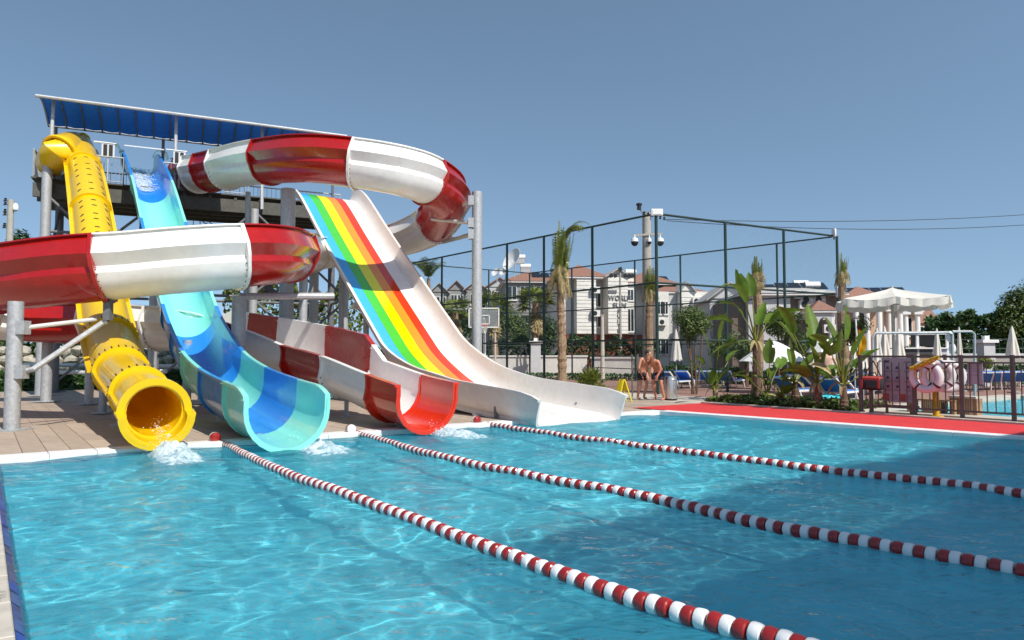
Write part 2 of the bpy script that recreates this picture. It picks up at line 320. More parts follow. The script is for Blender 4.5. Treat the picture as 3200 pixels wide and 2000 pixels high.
def water(name, k0, k1, v0, v1, step, mat, amp=1.0):
    b = MB(); b.smooth = True; ni = int((v1 - v0) / step); nj = int(14 / step)
    for i in range(ni + 1):
        v = v0 + (v1 - v0) * i / ni; ka = kx(k0, v); kb = kx(k1, v)
        for j in range(nj + 1):
            p = W(ka + (kb - ka) * j / nj, v); b.add((p.x, p.y, wave(p.x, p.y) * amp))
    for i in range(ni):
        for j in range(nj): a = i * (nj + 1) + j; b.face(a, a + nj + 1, a + nj + 2, a + 1)
    return tag(b.build(name, mat), kind='structure')
WM = water_mat('pool_water', (.86, .985, 1.0), 3.2, .55)
pw = water('pool_water', 0.0, 'E2', 0, 12.2, .05, WM, 1.6)
sd.cycles.is_caustics_light = True; SC.cycles.caustics_refractive = True; pw.cycles.is_caustics_caster = True; bpy.data.objects['pool_basin'].cycles.is_caustics_receiver = True   # sunlight focused on the pool floor by the waves
water('far_pool_water', 18.2, 28.6, 3.2, 22, .25, water_mat('far_pool_water', (.86, .97, .98), 3.2, .4), .5)
# deck: base sheets, then loose tiles in front
def brick_mat(name, c1, c2, mort, w, h, rough=.65):
    m = bpy.data.materials.new(name); m.use_nodes = True; n = m.node_tree; bs = n.nodes['Principled BSDF']; bs.inputs['Roughness'].default_value = rough
    tc = n.nodes.new('ShaderNodeTexCoord'); mp = n.nodes.new('ShaderNodeMapping'); mp.inputs['Rotation'].default_value = (0, 0, -KVROT - math.pi / 2); n.links.new(tc.outputs['Object'], mp.inputs[0])
    br = n.nodes.new('ShaderNodeTexBrick'); br.offset = .5; br.inputs['Scale'].default_value = 1; br.inputs['Brick Width'].default_value = w; br.inputs['Row Height'].default_value = h; br.inputs['Mortar Size'].default_value = .006
    br.inputs['Color1'].default_value = c1 + (1,); br.inputs['Color2'].default_value = c2 + (1,); br.inputs['Mortar'].default_value = mort + (1,); n.links.new(mp.outputs[0], br.inputs['Vector'])
    nz = n.nodes.new('ShaderNodeTexNoise'); nz.inputs['Scale'].default_value = 1.5; nz.inputs['Detail'].default_value = 7; n.links.new(tc.outputs['Object'], nz.inputs['Vector'])
    mr = n.nodes.new('ShaderNodeMapRange'); mr.inputs[1].default_value = .3; mr.inputs[2].default_value = .7; mr.inputs[3].default_value = .8; mr.inputs[4].default_value = 1.15; n.links.new(nz.outputs[0], mr.inputs[0])
    hv = n.nodes.new('ShaderNodeHueSaturation'); n.links.new(br.outputs[0], hv.inputs['Color']); n.links.new(mr.outputs[0], hv.inputs['Value']); n.links.new(hv.outputs[0], bs.inputs['Base Color']); return m
DECKM = brick_mat('brown_deck_paving', (.43, .335, .26), (.38, .295, .225), (.20, .155, .12), 1.2, .3)
b = MB()
b.quad(W(-14, -22, .045), W(14.3, -22, .045), W(14.3, -.32, .045), W(-14, -.32, .045))
deck = tag(b.build('pool_deck', DECKM), kind='structure')
tm = MB(); tm.box((0, 0, 0), (.292, 1.192, .03), (UU, VV, Vector((0, 0, 1)))); tme = []
for q in range(3):
    mm = M('brown_deck_tile_%d' % q, [(.42, .33, .255), (.385, .30, .23), (.45, .355, .275)][q], .6, var=.12, scale=5, bump=.12, bscale=90, dirt=.14)
    me = tm.mesh('deck_tile', mm); tme.append(me)
n = 0
for r in range(4):
    for c in range(50):
        if n >= 300: break
        k = -1.35 + c * .3; v = -.32 - .6 - r * 1.2
        o = put('deck_tile', tme[random.randrange(3)], deck, True); p = W(k, v + (c % 2) * .0, DZ - .012 + random.uniform(-.0015, .0015)); o.location = p; n += 1
# coping round the pool
cop = tag(bpy.data.objects.new('pool_coping', None), kind='structure'); COL.objects.link(cop)
def slab(name, k0, k1, v0, v1, z0, z1, mat, parent, bev=.008, sk=0.0):
    e = sk * (v1 - v0); b = MB(); pts = [(k0, v0), (k1, v0), (k1 + e, v1), (k0 + e, v1)]
    lo = [b.add(W(k, v, z0)) for k, v in pts]; hi = [b.add(W(k, v, z1 - bev)) for k, v in pts]
    kc, vc = (k0 + k1 + e) / 2, (v0 + v1) / 2
    tp = [b.add(W(k + (bev if k < kc else -bev), v + (bev if v < vc else -bev), z1)) for k, v in pts]
    b.face(*lo[::-1]); b.face(*tp)
    for i in range(4):
        j = (i + 1) % 4; b.face(lo[i], lo[j], hi[j], hi[i]); b.face(hi[i], hi[j], tp[j], tp[i])
    return b.build(name, mat, parent)
for i in range(23):
    slab('coping_stone', .003 + i * .6, .597 + i * .6, -.325, .03, -.06, DZ + .004, MT['coping_w'], cop)
for i in range(20):
    v = .02 + i * .6
    slab('coping_stone', kE2(v) - .02, kE2(v) + .31, v + .003, v + .597, -.06, DZ + .006, MT['coping_w'], cop, sk=.08)
for i in range(20):
    v = -.33 + i * .62; slab('coping_stone', -.75, -.047, v + .003, v + .617, -.05, DZ + random.uniform(-.001, .001), MT['coping'], cop)
ti = 0
for i in range(46):                                # glazed waterline tiles sloping into the water on the left edge
    v = .02 + i * .262; b = MB(); c = .004; zj = random.uniform(-.003, .003)
    A = [b.add(W(-.045, v + c, .062 + zj)), b.add(W(-.045, v + .262 - c, .062 + zj)), b.add(W(.0, v + .262 - c, .02 + zj)), b.add(W(.0, v + c, .02 + zj)), b.add(W(.035, v + .262 - c, -.07)), b.add(W(.035, v + c, -.07))]
    b.face(A[0], A[1], A[2], A[3]); b.face(A[3], A[2], A[4], A[5])
    mo = M('blue_glazed_tile_%d' % (i % 6), [(.03, .07, .27), (.05, .09, .24), (.02, .06, .30), (.07, .075, .17), (.035, .10, .30), (.045, .06, .2)][i % 6], .4, var=.35, scale=14, spec=.3) if i < 6 else bpy.data.materials['blue_glazed_tile_%d' % random.randrange(6)]
    b.build('edge_tile', mo, cop)
b = MB(); b.quad(W(-.05, 0, .035), W(-.05, 12.2, .035), W(.001, 12.2, -.012), W(.001, 0, -.012)); b.build('tile_grout', MT['coping'], cop)
for i in range(23):                                # waterline tiles under the far copings
    b = MB(); k = .003 + i * .6; b.quad(W(k, .032, -.055), W(k + .594, .032, -.055), W(k + .594, .032, -.25), W(k, .032, -.25)); b.build('edge_tile', MT['mosaic'], cop)
b = MB()
for k0, v0, k1, v1 in ((-30, 12.35, 15.2, 12.35),): b.quad(W(-30, 12.2, .06), W(15.2, 12.2, .06), W(15.2, 40, .06), W(-30, 40, .06))
b.quad(W(-30, -.4, .058), W(-.74, -.4, .058), W(-.74, 12.2, .058), W(-30, 12.2, .058))
tag(b.build('near_deck', MT['pave']), kind='structure')
# dark depth mark painted on the left coping, cut by the picture edge
b = MB()
for (x0, y0, x1, y1, w) in ((-30, 1848, 20, 1848, 4), (-10, 1862, 20, 1856, 5), (-12, 1870, 20, 1863, 5), (-14, 1872, 4, 1871, 4), (-20, 1877, 4, 1876, 4), (-30, 1848, -30, 1880, 5)):
    a, c = G(x0, y0, DZ + .006), G(x1, y1, DZ + .006); t = (c - a).normalized(); s_ = Vector((-t.y, t.x, 0)) * (w / 900.0)
    b.quad(a - s_, c - s_ * .3, c + s_ * .3, a + s_)
b.build('painted_mark', MT['ink'], cop)
# red strip, planting bed, kerbs and paving beyond the pool
b = MB(); vs = [-1.2, 0, 3, 6, 9, 12.2, 16]
for i in range(len(vs) - 1):
    b.quad(W(kE2(vs[i]) + .31, vs[i], DZ), W(16.85, vs[i], DZ), W(16.85, vs[i + 1], DZ), W(kE2(vs[i + 1]) + .31, vs[i + 1], DZ))
tag(b.build('red_path', MT['redpath']), kind='structure')
b = MB(); b.quad(W(14.31, -8, .05), W(16.85, -8, .05), W(16.85, -1.2, .05), W(14.31, -1.2, .05)); tag(b.build('side_deck', DECKM), kind='structure')
kerb = tag(bpy.data.objects.new('garden_kerb', None), kind='structure'); COL.objects.link(kerb)
for i in range(18):
    v = -1.2 + i * 1.0; slab('kerb_stone', 16.86, 16.98, v + .004, v + .996, -.02, .115, MT['coping'], kerb)
b = MB(); b.quad(W(16.99, -1.2, .09), W(19.6, -1.2, .09), W(19.6, 3.3, .09), W(16.99, 3.3, .09)); tag(b.build('planting_bed', MT['soil']), kind='structure')
b = MB(); b.quad(W(19.6, -40, .05), W(60, -40, .05), W(60, 3.2, .05), W(19.6, 3.2, .05)); b.quad(W(28.6, 3.2, .05), W(60, 3.2, .05), W(60, 30, .05), W(28.6, 30, .05)); b.quad(W(16.99, 3.3, .05), W(18.2, 3.3, .05), W(18.2, 25, .05), W(16.99, 25, .05)); 
tag(b.build('terrace', MT['paver_red']), kind='structure')
b = MB()
for i in range(12):
    k = 28.62 + .0; v = 3.2 + i * 1.6
slab('pool_rim', 28.35, 29.3, 3.0, 22, -.05, .11, MT['coping'], kerb); slab('pool_rim', 17.6, 18.35, 3.4, 22, -.05, .11, MT['coping'], kerb); slab('pool_rim', 17.6, 28.34, 2.7, 3.3, -.05, .112, MT['coping'], kerb)
b = MB(); b.quad(W(16.86, -30, .052), W(19.6, -30, .052), W(19.6, -1.21, .052), W(16.86, -1.21, .052)); tag(b.build('side_paving', MT['pave']), kind='structure')
# lawn behind the slide deck, court floor
b = MB(); b.quad(W(-60, -60, .03), W(14.3, -60, .03), W(14.3, -22, .03), W(-60, -22, .03)); tag(b.build('lawn', MT['grass']), kind='structure')
# ================================================================== water slides
def catmull(pts, step=.18):
    P = [Vector(p) for p in pts]; P = [P[0] * 2 - P[1]] + P + [P[-1] * 2 - P[-2]]; out = []; marks = []
    for i in range(1, len(P) - 2):
        a, b_, c, d = P[i - 1], P[i], P[i + 1], P[i + 2]; n = max(2, int((c - b_).length / step)); marks.append(len(out))
        for j in range(n):
            t = j / n; out.append(.5 * ((2 * b_) + (c - a) * t + (2 * a - 5 * b_ + 4 * c - d) * t * t + (3 * b_ - a - 3 * c + d) * t ** 3))
    marks.append(len(out)); out.append(P[-2].copy()); return out, marks
def frames(pts, banks=None):
    fr = []
    for i, p in enumerate(pts):
        T = (pts[min(i + 1, len(pts) - 1)] - pts[max(i - 1, 0)]).normalized(); S = T.cross(Vector((0, 0, 1))).normalized(); U = S.cross(T)
        if banks: a = banks[i]; S, U = S * math.cos(a) + U * math.sin(a), U * math.cos(a) - S * math.sin(a)
        fr.append((p, S, U, T))
    return fr
def skin(b, fr, outer, inner, wrap=False, prof=None):  # a wall of real thickness swept along the frames
    base = len(b.v); b.smooth = True; nf = len(fr)
    for i, (p, S, U, T) in enumerate(fr):
        o_, i_ = prof(i) if prof else (outer, inner); m = len(o_)
        for x, y in o_: b.add(p + S * x + U * y)
        for x, y in i_: b.add(p + S * x + U * y)
    st = 2 * m; rng = range(m if wrap else m - 1)
    for i in range(nf - 1):
        q = base + i * st
        for j in rng:
            k = (j + 1) % m
            b.face(q + j, q + st + j, q + st + k, q + k); b.face(q + m + j, q + m + k, q + st + m + k, q + st + m + j)
        if not wrap:
            b.smooth = False
            for j, rv in ((0, 0), (m - 1, 1)):
                f = (q + j, q + m + j, q + st + m + j, q + st + j); b.face(*(f[::-1] if rv else f))
            b.smooth = True
    b.smooth = False
    for i, rv in ((0, 0), (nf - 1, 1)):
        q = base + i * st
        for j in rng:
            k = (j + 1) % m; f = (q + j, q + k, q + m + k, q + m + j); b.face(*(f[::-1] if rv else f))
def gutter(Rr, hl, hr, lip=.07, th=.03, n=14):     # U section from the left rim to the right rim; lips turned outwards
    arc = [(-Rr * math.cos(math.pi * i / n), -Rr * math.sin(math.pi * i / n)) for i in range(n + 1)]
    inner = [(-Rr - lip, hl), (-Rr - .005, hl), (-Rr, hl - .02)] + arc + [(Rr, hr - .02), (Rr + .005, hr), (Rr + lip, hr)]
    Ro = Rr + th; arco = [(-Ro * math.cos(math.pi * i / n), -Ro * math.sin(math.pi * i / n)) for i in range(n + 1)]
    outer = [(-Rr - lip, hl - .05), (-Ro - .01, hl - .05), (-Ro, hl - .07)] + arco + [(Ro, hr - .07), (Ro + .01, hr - .05), (Rr + lip, hr - .05)]
    return outer, inner
def band(fr, i, width, outer, inner, grow, b, wrap=False, prof=None):  # joint flange round the outside at frame i
    p, S, U, T = fr[i]; o_, _ = prof(i) if prof else (outer, inner)
    cx = 0; out = []
    for (x, y) in o_:
        l = math.hypot(x, y) or 1; out.append((x + x / l * grow, y + (y / l * grow if y < 0 or wrap else 0)))
    f2 = [(p - T * width / 2, S, U, T), (p + T * width / 2, S, U, T)]; skin(b, f2, out, [(x * .999, y * .999) for x, y in o_], wrap)
def bolts(fr, i, Rr, n, off, b, a0=0, a1=2 * math.pi):
    p, S, U, T = fr[i]
    for j in range(n):
        a = a0 + (a1 - a0) * j / n; d = S * math.cos(a) + U * math.sin(a)
        for s_ in (-1, 1): q = p + d * (Rr) + T * off * s_; b.cyl(q, q + d * .02, .014, n=5)
# ---------------------------------------------------------------- blue and aqua slide
bexit, btop = (-3.55, 11.2), (-13.9, 26.4)
BJ = [(886, 1219), (820, 1194), (729, 1153), (665, 1100), (623, 1030), (590, 953), (548, 815), (509, 688), (473, 557), (440, 482)]
bpts = [onplane(x, y, bexit, btop) - Vector((0, 0, .32)) for x, y in BJ][::-1]
bpts[-1] = Vector((bexit[0], bexit[1], .62)); d0 = (bpts[0] - bpts[1]); d0.z *= .3; d0.normalize(); bpts = [bpts[0] + d0 * 1.1 + Vector((0, 0, .05))] + bpts
cur, mk = catmull(bpts); fr = frames(cur); go, gi = gutter(.60, .36, .36)
slide = thing('water_slide', (bexit[0], bexit[1], 0), 'straight open water slide in alternating sea green and bright blue sections', 'water slide')
cols = ['aqua', 'blue', 'aqua', 'blue', 'aqua', 'blue', 'blue', 'aqua', 'blue', 'aqua']
nb = len(mk) - 1
for s_ in range(nb):
    i0, i1 = mk[s_], mk[s_ + 1]; b = MB()
    def prof(i, s_=s_, i0=i0, i1=i1):
        h = .36
        if s_ == nb - 1: t = (i) / max(1, i1 - i0); h = .36 if t < .55 else .36 - .12 * ((t - .55) / .45) ** 2
        return gutter(.60, h, h, lip=.085)
    skin(b, fr[i0:i1 + 1], go, gi, prof=prof); b.build('slide_section', MT[cols[min(s_, len(cols) - 1)]], slide)
    if 0 < s_:
        b = MB(); band(fr, i0, .07, go, gi, .045, b); b.build('joint_flange', MT[cols[min(s_, len(cols) - 1)]], slide)
b = MB(); band(fr, len(fr) - 1, .05, go, gi, .05, b, prof=lambda i: gutter(.60, .24, .24, lip=.085)); b.build('exit_rim', MT['aqua'], slide)
# rolled side wings at the top of the start
for sgn in (-1, 1):
    b = MB(); p, S, U, T = fr[0]
    f2 = [(p + T * t, S, U, T) for t in (-.7, -.35, 0)]
    arc = [(sgn * (.60 + .28 - .28 * math.cos(a)), .34 + .34 * math.sin(a)) for a in [math.pi * i / 8 for i in range(9)]]
    skin(b, f2, [(x, y + .03) for x, y in arc], arc); b.build('start_wing', MT['aqua'], slide)
def post(o, x, y, ztop, r, name='post', foot=True, mat='galv', zb=DZ):
    b = MB(); b.cyl((x, y, zb), (x, y, ztop), r, n=14); q = b.build(name, MT[mat], o)
    if foot:
        b = MB(); b.box((x, y, zb + .012), (r * 4, r * 4, .024)); b.build('foot_plate', MT[mat], q)
    return q
for f_ in (.62, .80, .93):
    p = cur[int(f_ * (len(cur) - 1))]; post(slide, p.x, p.y, p.z - .60, .075 if f_ > .7 else .11)
BLUE = cur
# ---------------------------------------------------------------- yellow tube slide
yexit, ytop = (-5.45, 10.85), (-15.35, 24.9)
YJ = [(500, 1288), (436, 1228), (378, 1160), (345, 1060), (322, 940), (303, 800), (284, 655), (262, 525), (243, 455)]
ypts = [onplane(x, y, yexit, ytop) for x, y in YJ][::-1]
ypts[-1] = Vector((yexit[0], yexit[1], .60)); ypts[-2].z = min(ypts[-2].z, .86)
ypts = [D(160, 512, 25.6), D(186, 470, 24.8)] + ypts
cur, mk = catmull(ypts); fr = frames(cur)
ys = thing('water_slide', (yexit[0], yexit[1], 0), 'steep yellow tube slide with rows of dark air slots', 'water slide')
def ring(Rr, n=28): return [(Rr * math.cos(2 * math.pi * i / n), Rr * math.sin(2 * math.pi * i / n)) for i in range(n)]
YR = .505
nb = len(mk) - 1
for s_ in range(nb):
    i0, i1 = mk[s_], mk[s_ + 1]
    if s_ == nb - 1: i1 = i1 - 1
    grow = {nb - 3: .0, nb - 2: -.045, nb - 1: -.085}.get(s_, 0)
    b = MB(); skin(b, fr[i0:i1 + 1], ring(YR + grow), ring(YR + grow - .03), True); b.build('tube_section', MT['yellow'], ys)
    if s_ > 0:
        b = MB(); band(fr, i0, .1 if s_ < nb - 2 else .16, ring(YR + grow), ring(YR), .07, b, True); q = b.build('joint_flange', MT['yellow'], ys)
        if s_ >= nb - 3 or s_ == nb - 4:
            b = MB(); bolts(fr, i0, YR + grow + .07, 26, .05, b); tag(b.build('flange_bolts', MT['bolt'], q), kind='stuff')
    for sg in ((-1, 1) if s_ > 1 else ()):         # lengthwise seam flange of the two half shells
        b = MB(); w = .10 if 2 <= s_ <= nb - 3 else .06
        f2 = fr[i0:i1 + 1]; x0, x1 = sg * (YR + grow - .01), sg * (YR + grow + w)
        skin(b, f2, [(x0, -.025), (x1, -.025)][::sg], [(x0, .025), (x1, .025)][::sg]); b.build('seam_flange', MT['yellow'], ys)
# lower lip that runs on under the mouth, with its rolled rim
ie = mk[-1]; YM = YR; YR = .42; p, S, U, T = fr[ie]; f3 = [fr[ie - 1], fr[ie], (p + T * .12 + Vector((0, 0, -.01)), S, U, T)]
n = 16; arc = lambda Rr: [(-Rr * math.cos(math.pi * (i / n) ), -Rr * math.sin(math.pi * i / n) + .0) for i in range(n + 1)]
b = MB(); skin(b, f3, arc(YR + .03), arc(YR)); b.build('mouth_lip', MT['yellow'], ys)
b = MB(); q_ = (p + T * .10 + Vector((0, 0, -.01)), S, U, T); band([q_], 0, .07, arc(YR + .03), arc(YR), .085, b); b.build('mouth_rim', MT['yellow'], ys)
b = MB(); q2 = fr[ie - 1]; up = lambda Rr: [(Rr * math.cos(math.pi * (i / n)), Rr * math.sin(math.pi * i / n)) for i in range(n + 1)]
f4 = [(q2[0] - q2[3] * .02, q2[1], q2[2], q2[3]), (q2[0] + q2[3] * .05, q2[1], q2[2], q2[3])]; skin(b, f4, up(YR + .11), up(YR)); b.build('mouth_rim', MT['yellow'], ys)
for sg in (-1, 1):
    b = MB(); A = q2[0] + q2[1] * sg * (YR + .07); Bp = q_[0] + q_[1] * sg * (YR + .06)
    b.bar(A, Bp, .13, .04, up=q2[2]); b.build('mouth_rim', MT['yellow'], ys)
YR = YM
# air slots, three rows on the upper sections
slot = MB(); slot.ball((0, 0, 0), (.075, .03, .016), 10, 5); sme = slot.mesh('air_slot', MT['dark'])
for s_ in range(3, 6):
    i0, i1 = mk[s_], mk[s_ + 1]; nn = 6
    for j in range(nn):
        i = int(i0 + (i1 - i0) * (j + .8) / (nn + .6)); p, S, U, T = fr[i]
        for a in (52, 92, 133):
            d = S * math.cos(R(a)) + U * math.sin(R(a)); t = d.cross(T).normalized(); o = put('air_slot', sme, ys, True)
            ax = (t * .8 + T * .6).normalized() if a > 110 else ((t * .8 - T * .6).normalized() if a < 70 else t); ay = d.cross(ax)
            mtx = Matrix((ax, ay, d)).transposed().to_4x4(); mtx.translation = p + d * YR - ys.location; o.matrix_local = mtx
for f_, rr in ((.52, .12), (.70, .09), (.84, .07)):
    p = cur[int(f_ * (len(cur) - 1))]; post(ys, p.x, p.y, p.z - YR + .02, rr)
YEL = cur
# ---------------------------------------------------------------- red and white winding slide
RP = [(585, 556, 28.0), (690, 540, 25.4), (800, 520, 23.0), (945, 508, 21.3), (1090, 520, 20.7), (1240, 546, 20.8), (1335, 578, 21.6), (1398, 632, 23.2), (1376, 698, 25.6), (1310, 736, 27.2), (1215, 762, 28.0), (1105, 780, 27.7), (1010, 790, 26.2), (930, 802, 22.8), (905, 808, 19.0), (855, 808, 16.6), (770, 812, 15.6), (630, 824, 15.1), (450, 838, 14.9), (292, 853, 14.7), (120, 872, 14.9), (-10, 888, 15.5), (-105, 920, 16.9), (-130, 955, 18.8), (-70, 988, 20.4), (60, 1004, 21.2), (215, 1012, 21.4), (360, 1018, 21.2), (500, 1028, 20.8), (650, 1050, 20.2), (810, 1082, 19.4), (952, 1116, 18.2), (1084, 1158, 16.3), (1235, 1220, 14.4), (1335, 1250, 13.35)]
rp = [D(*q) for q in RP]; cur, mk = catmull(rp, .2)
banks = []
for i in range(len(cur)):
    a, b_ = cur[max(i - 6, 0)], cur[min(i + 6, len(cur) - 1)]; m_ = cur[i]; d1 = (m_ - a).xy; d2 = (b_ - m_).xy
    banks.append(max(-.32, min(.32, .9 * (d1.angle_signed(d2, 0) if d1.length > 1e-3 and d2.length > 1e-3 else 0) * -1)))
for _ in range(12): banks = [(banks[max(i - 1, 0)] + banks[i] * 2 + banks[min(i + 1, len(banks) - 1)]) / 4 for i in range(len(banks))]
fr = frames(cur, [.4 * x for x in banks])
rs = thing('water_slide', tuple(D(1335, 1330, 13.3).xy) + (0,), 'winding open water slide in red and white sections circling the whole tower', 'water slide')
RR = .57
def rw(hl, hr):                                    # U section whose outside carries an angular rib half way up
    n = 12; arc = [(-RR * math.cos(math.pi * i / n), -RR * math.sin(math.pi * i / n)) for i in range(n + 1)]; th = .035; Ro = RR + th
    Rb = Ro + (.055 if min(hl, hr) > .5 else .0); arco = [(-Rb * math.cos(math.pi * i / n), -Ro * math.sin(math.pi * i / n)) for i in range(n + 1)]
    def wall(h, s_): return [(s_ * (RR + .12), h), (s_ * RR, h), (s_ * (RR - .01), h * .35), (s_ * RR, .02)]
    def wallo(h, s_):
        r_ = .20 * max(0, min(1, (h - .40) / .25))
        return [(s_ * (RR + .12), h - .03), (s_ * (Ro + .012), h - .035), (s_ * (Ro + r_), h * .32), (s_ * (Ro + .01), -.02)]
    return wallo(hl, -1) + arco[1:-1] + wallo(hr, 1)[::-1], wall(hl, -1) + arc[1:-1] + wall(hr, 1)[::-1]
def rwf(hl, hr):                                   # plain outline of the joint flanges, bridging the rib
    o_, i_ = rw(hl, hr); n = 12; Ro = RR + .035
    def w_(h, s_): r_ = .20 * max(0, min(1, (h - .40) / .25)); return [(s_ * (RR + .13), h), (s_ * (Ro + .06 + r_ * .45), h * .7), (s_ * (Ro + .05 + r_ * .85), h * .32), (s_ * (Ro + .06 + r_ * .55), -.03)]
    Rb = Ro + .06; arc = [(-(Rb + .05) * math.cos(math.pi * i / n), -(Ro + .07) * math.sin(math.pi * i / n)) for i in range(1, n)]
    return w_(hl, -1) + arc + w_(hr, 1)[::-1], [(x * .9, y * .93) for x, y in o_]
def ringband(i, width, b):
    p, S, U, T = fr[i]; o_, i_ = rwf(*hts(i)); skin(b, [(p - T * width / 2, S, U, T), (p + T * width / 2, S, U, T)], o_, i_)
nf = len(cur); iA, iB = mk[29], mk[33]
def hts(i):
    hl, hr = .66, .66
    if i > iA:
        t = min(1, (i - iA) / max(1, mk[31] - iA)); hl = .66 - .31 * t
        hr = .80 if i < mk[32] - 2 else max(.32, .80 - .48 * ((i - mk[32] + 2) / 5.0))
    if i > mk[33]: hl = .35 - .06 * (i - mk[33]) / max(1, nf - mk[33]); 
    return hr, hl
J = [0, .4, .75, 1.2, 2.35, 4.2, 6.05, 8.3, 9.8, 11, 12.5, 14.0, 16.4, 18.88, 21.0, 23.0, 25.0, 26.7, 28.0, 29.5, 30.07, 31, 32, 33, 34]
RC = ['red', 'white', 'red', 'white', 'red', 'white', 'red', 'white', 'red', 'white', 'white', 'red', 'white', 'red', 'red', 'white', 'red', 'white', 'white', 'red', 'white', 'red', 'white', 'orange_red']
def at(j):
    i = int(j); return int(mk[i] + (mk[min(i + 1, len(mk) - 1)] - mk[i]) * (j - i))
for s_ in range(len(J) - 1):
    i0, i1 = at(J[s_]), at(J[s_ + 1])
    b = MB(); skin(b, fr[i0:i1 + 1], None, None, prof=lambda i, i0=i0: rw(*hts(i + i0))) if False else None
    o_, i_ = rw(*hts(i0)); skin(b, fr[i0:i1 + 1], o_, i_, prof=lambda i, i0=i0: rw(*hts(i + i0)))
    colr = RC[s_]; b.build('slide_section', MT[colr], rs)
    if s_ > 0:
        b = MB(); ringband(i0, .07, b); q = b.build('joint_flange', MT[colr], rs)
        if s_ in (3, 4, 5, 6, 7, 12, 13, 18, 20, 21, 22, 23):
            b = MB(); bolts(fr, i0, RR + .085, 14, .06, b, R(185), R(360)); tag(b.build('flange_bolts', MT['bolt'], q), kind='stuff')
b = MB(); band(fr, nf - 1, .05, None, None, .055, b, prof=lambda i: rw(*hts(i))); b.build('exit_rim', MT['orange_red'], rs)
RED = cur
def rpost(j, off, r, ztop=None, arm=True):         # a column beside the channel with bracket arms to a joint
    p, S, U, T = fr[at(j)]; q = p + Vector((off[0], off[1], 0)); zt = ztop if ztop else p.z + .2
    c = post(rs, q.x, q.y, zt, r)
    if arm:
        for dz, w in ((-.05, .05), (-.9, .06)):
            b = MB(); e = p - U * (RR + .08); s0 = Vector((q.x, q.y, zt - .25 + dz)); b.cyl(s0, e, w, n=10); b.build('bracket_arm', MT['steel_white' if dz > -.5 else 'galv'], rs)
        b = MB(); b.box(p - U * (RR + .12), (.16, .16, .22)); b.build('bracket_shoe', MT['steel_dark'], rs)
    return c
# front left column, its two arms and the hanging shoe under the white section
c0 = G(36, 1345); post(rs, c0.x, c0.y, 2.52, .135)
pj, S, U, T = fr[at(18.88)]; shoe = pj - U * (RR + .05)
b = MB(); b.box(shoe - Vector((0, 0, .20)), (.14, .14, .42)); b.build('bracket_shoe', MT['steel_dark'], rs)
e1 = shoe - Vector((0, 0, .42)); b = MB(); b.tube([(c0.x + .16, c0.y, 1.18), Vector((c0.x + .35, c0.y + .02, 1.22)), e1 - Vector((.12, 0, .05)), e1], .055, 10); b.build('bracket_arm', MT['galv'], rs)
b = MB(); b.cyl((c0.x + .2, c0.y + .02, 2.02), e1 + Vector((-.25, 0, .03)), .045, n=10); b.build('bracket_arm', MT['steel_white'], rs)
for z in (1.18, 2.02):
    b = MB(); b.box((c0.x + .17, c0.y - .02, z), (.16, .2, .26)); b.build('clamp', MT['galv'], rs)
# column under the front joint right of the blue slide
pj, S, U, T = fr[at(16.4)]; c1 = D(748, 900, 17.4); c1 = Vector((c1.x - .12, c1.y - .25, 0)); post(rs, c1.x + .12, c1.y + .25, D(748, 925, 17.4).z, .17)
# right hand column and its arms round the upper turn
c2 = D(1490, 1000, 22.3); zt = D(1490, 600, 22.3).z; post(rs, c2.x, c2.y, zt, .165)
for (pa, pb, w) in (((1472, 697), (1350, 685), .06), ((1466, 628), (1395, 672), .05), ((1472, 733), (1386, 756), .07), ((1470, 640), (1412, 735), .04)):
    b = MB(); b.cyl(D(pa[0], pa[1], 22.4), D(pb[0], pb[1], 23.6 if pb[1] < 750 else 25.6), w, n=10); b.build('bracket_arm', MT['steel_white' if pb[1] < 700 else 'galv'], rs)
for y in (628, 697, 733):
    b = MB(); b.box(D(1474, y, 22.3), (.2, .26, .3)); b.build('clamp', MT['galv'], rs)
for j, ox, oy, rr in ((2.75, -.25, .9, .23), (1.6, .0, .8, .09), (10.2, .2, .2, .14), (12.6, .2, .2, .16), (13.3, .3, .0, .13), (25.4, .2, .3, .15), (27.3, .1, .5, .14), (28.8, .0, .4, .12), (30.6, .0, .3, .12)):
    p, S, U, T = fr[at(j)]; post(rs, p.x + ox, p.y + oy, p.z - RR - .04, rr)
for j in (32.0, 33.2):
    p, S, U, T = fr[at(j)]; post(rs, p.x, p.y, p.z - RR + .02, .05)
b = MB(); pj, S, U, T = fr[at(15.2)]; b.cyl((c1.x + .12, c1.y + .25, pj.z - RR - .22), (pj.x + .9, pj.y + 2.4, pj.z - RR - .1), .09, n=10); b.build('bracket_arm', MT['galv'], rs)
# ---------------------------------------------------------------- broad rainbow slide
rexit, rtop = (1.48, 15.5), (-6.85, 26.55)
QJ = [(1764, 1205), (1620, 1192), (1530, 1180), (1442, 1150), (1380, 1113), (1325, 1064), (1287, 1010), (1226, 915), (1165, 817), (1100, 710), (1034, 600)]
qoff = [.55, .55, .55, .50, .42, .36, .33, .32, .32, .32, .32]
qp = [onplane(x, y, rexit, rtop) - Vector((0, 0, o_)) for (x, y), o_ in zip(QJ, qoff)][::-1]
qp[-1].z = .14; qp[-2].z = min(qp[-2].z, .26)
d0 = qp[0] - qp[1]; d0.z = 0; d0.normalize(); qp = [qp[0] + d0 * .9 + Vector((0, 0, .3))] + qp
lip = (qp[-1] - qp[-2]).normalized(); lip.z = -.12; qp.append(qp[-1] + lip * .5); qp[-1].z = .02
cur, mk = catmull(qp, .22); fr = frames(cur)
qs = thing('water_slide', (rexit[0], rexit[1], 0), 'broad rainbow striped family slide running down to the pool', 'water slide')
HW, WH = 1.18, .58
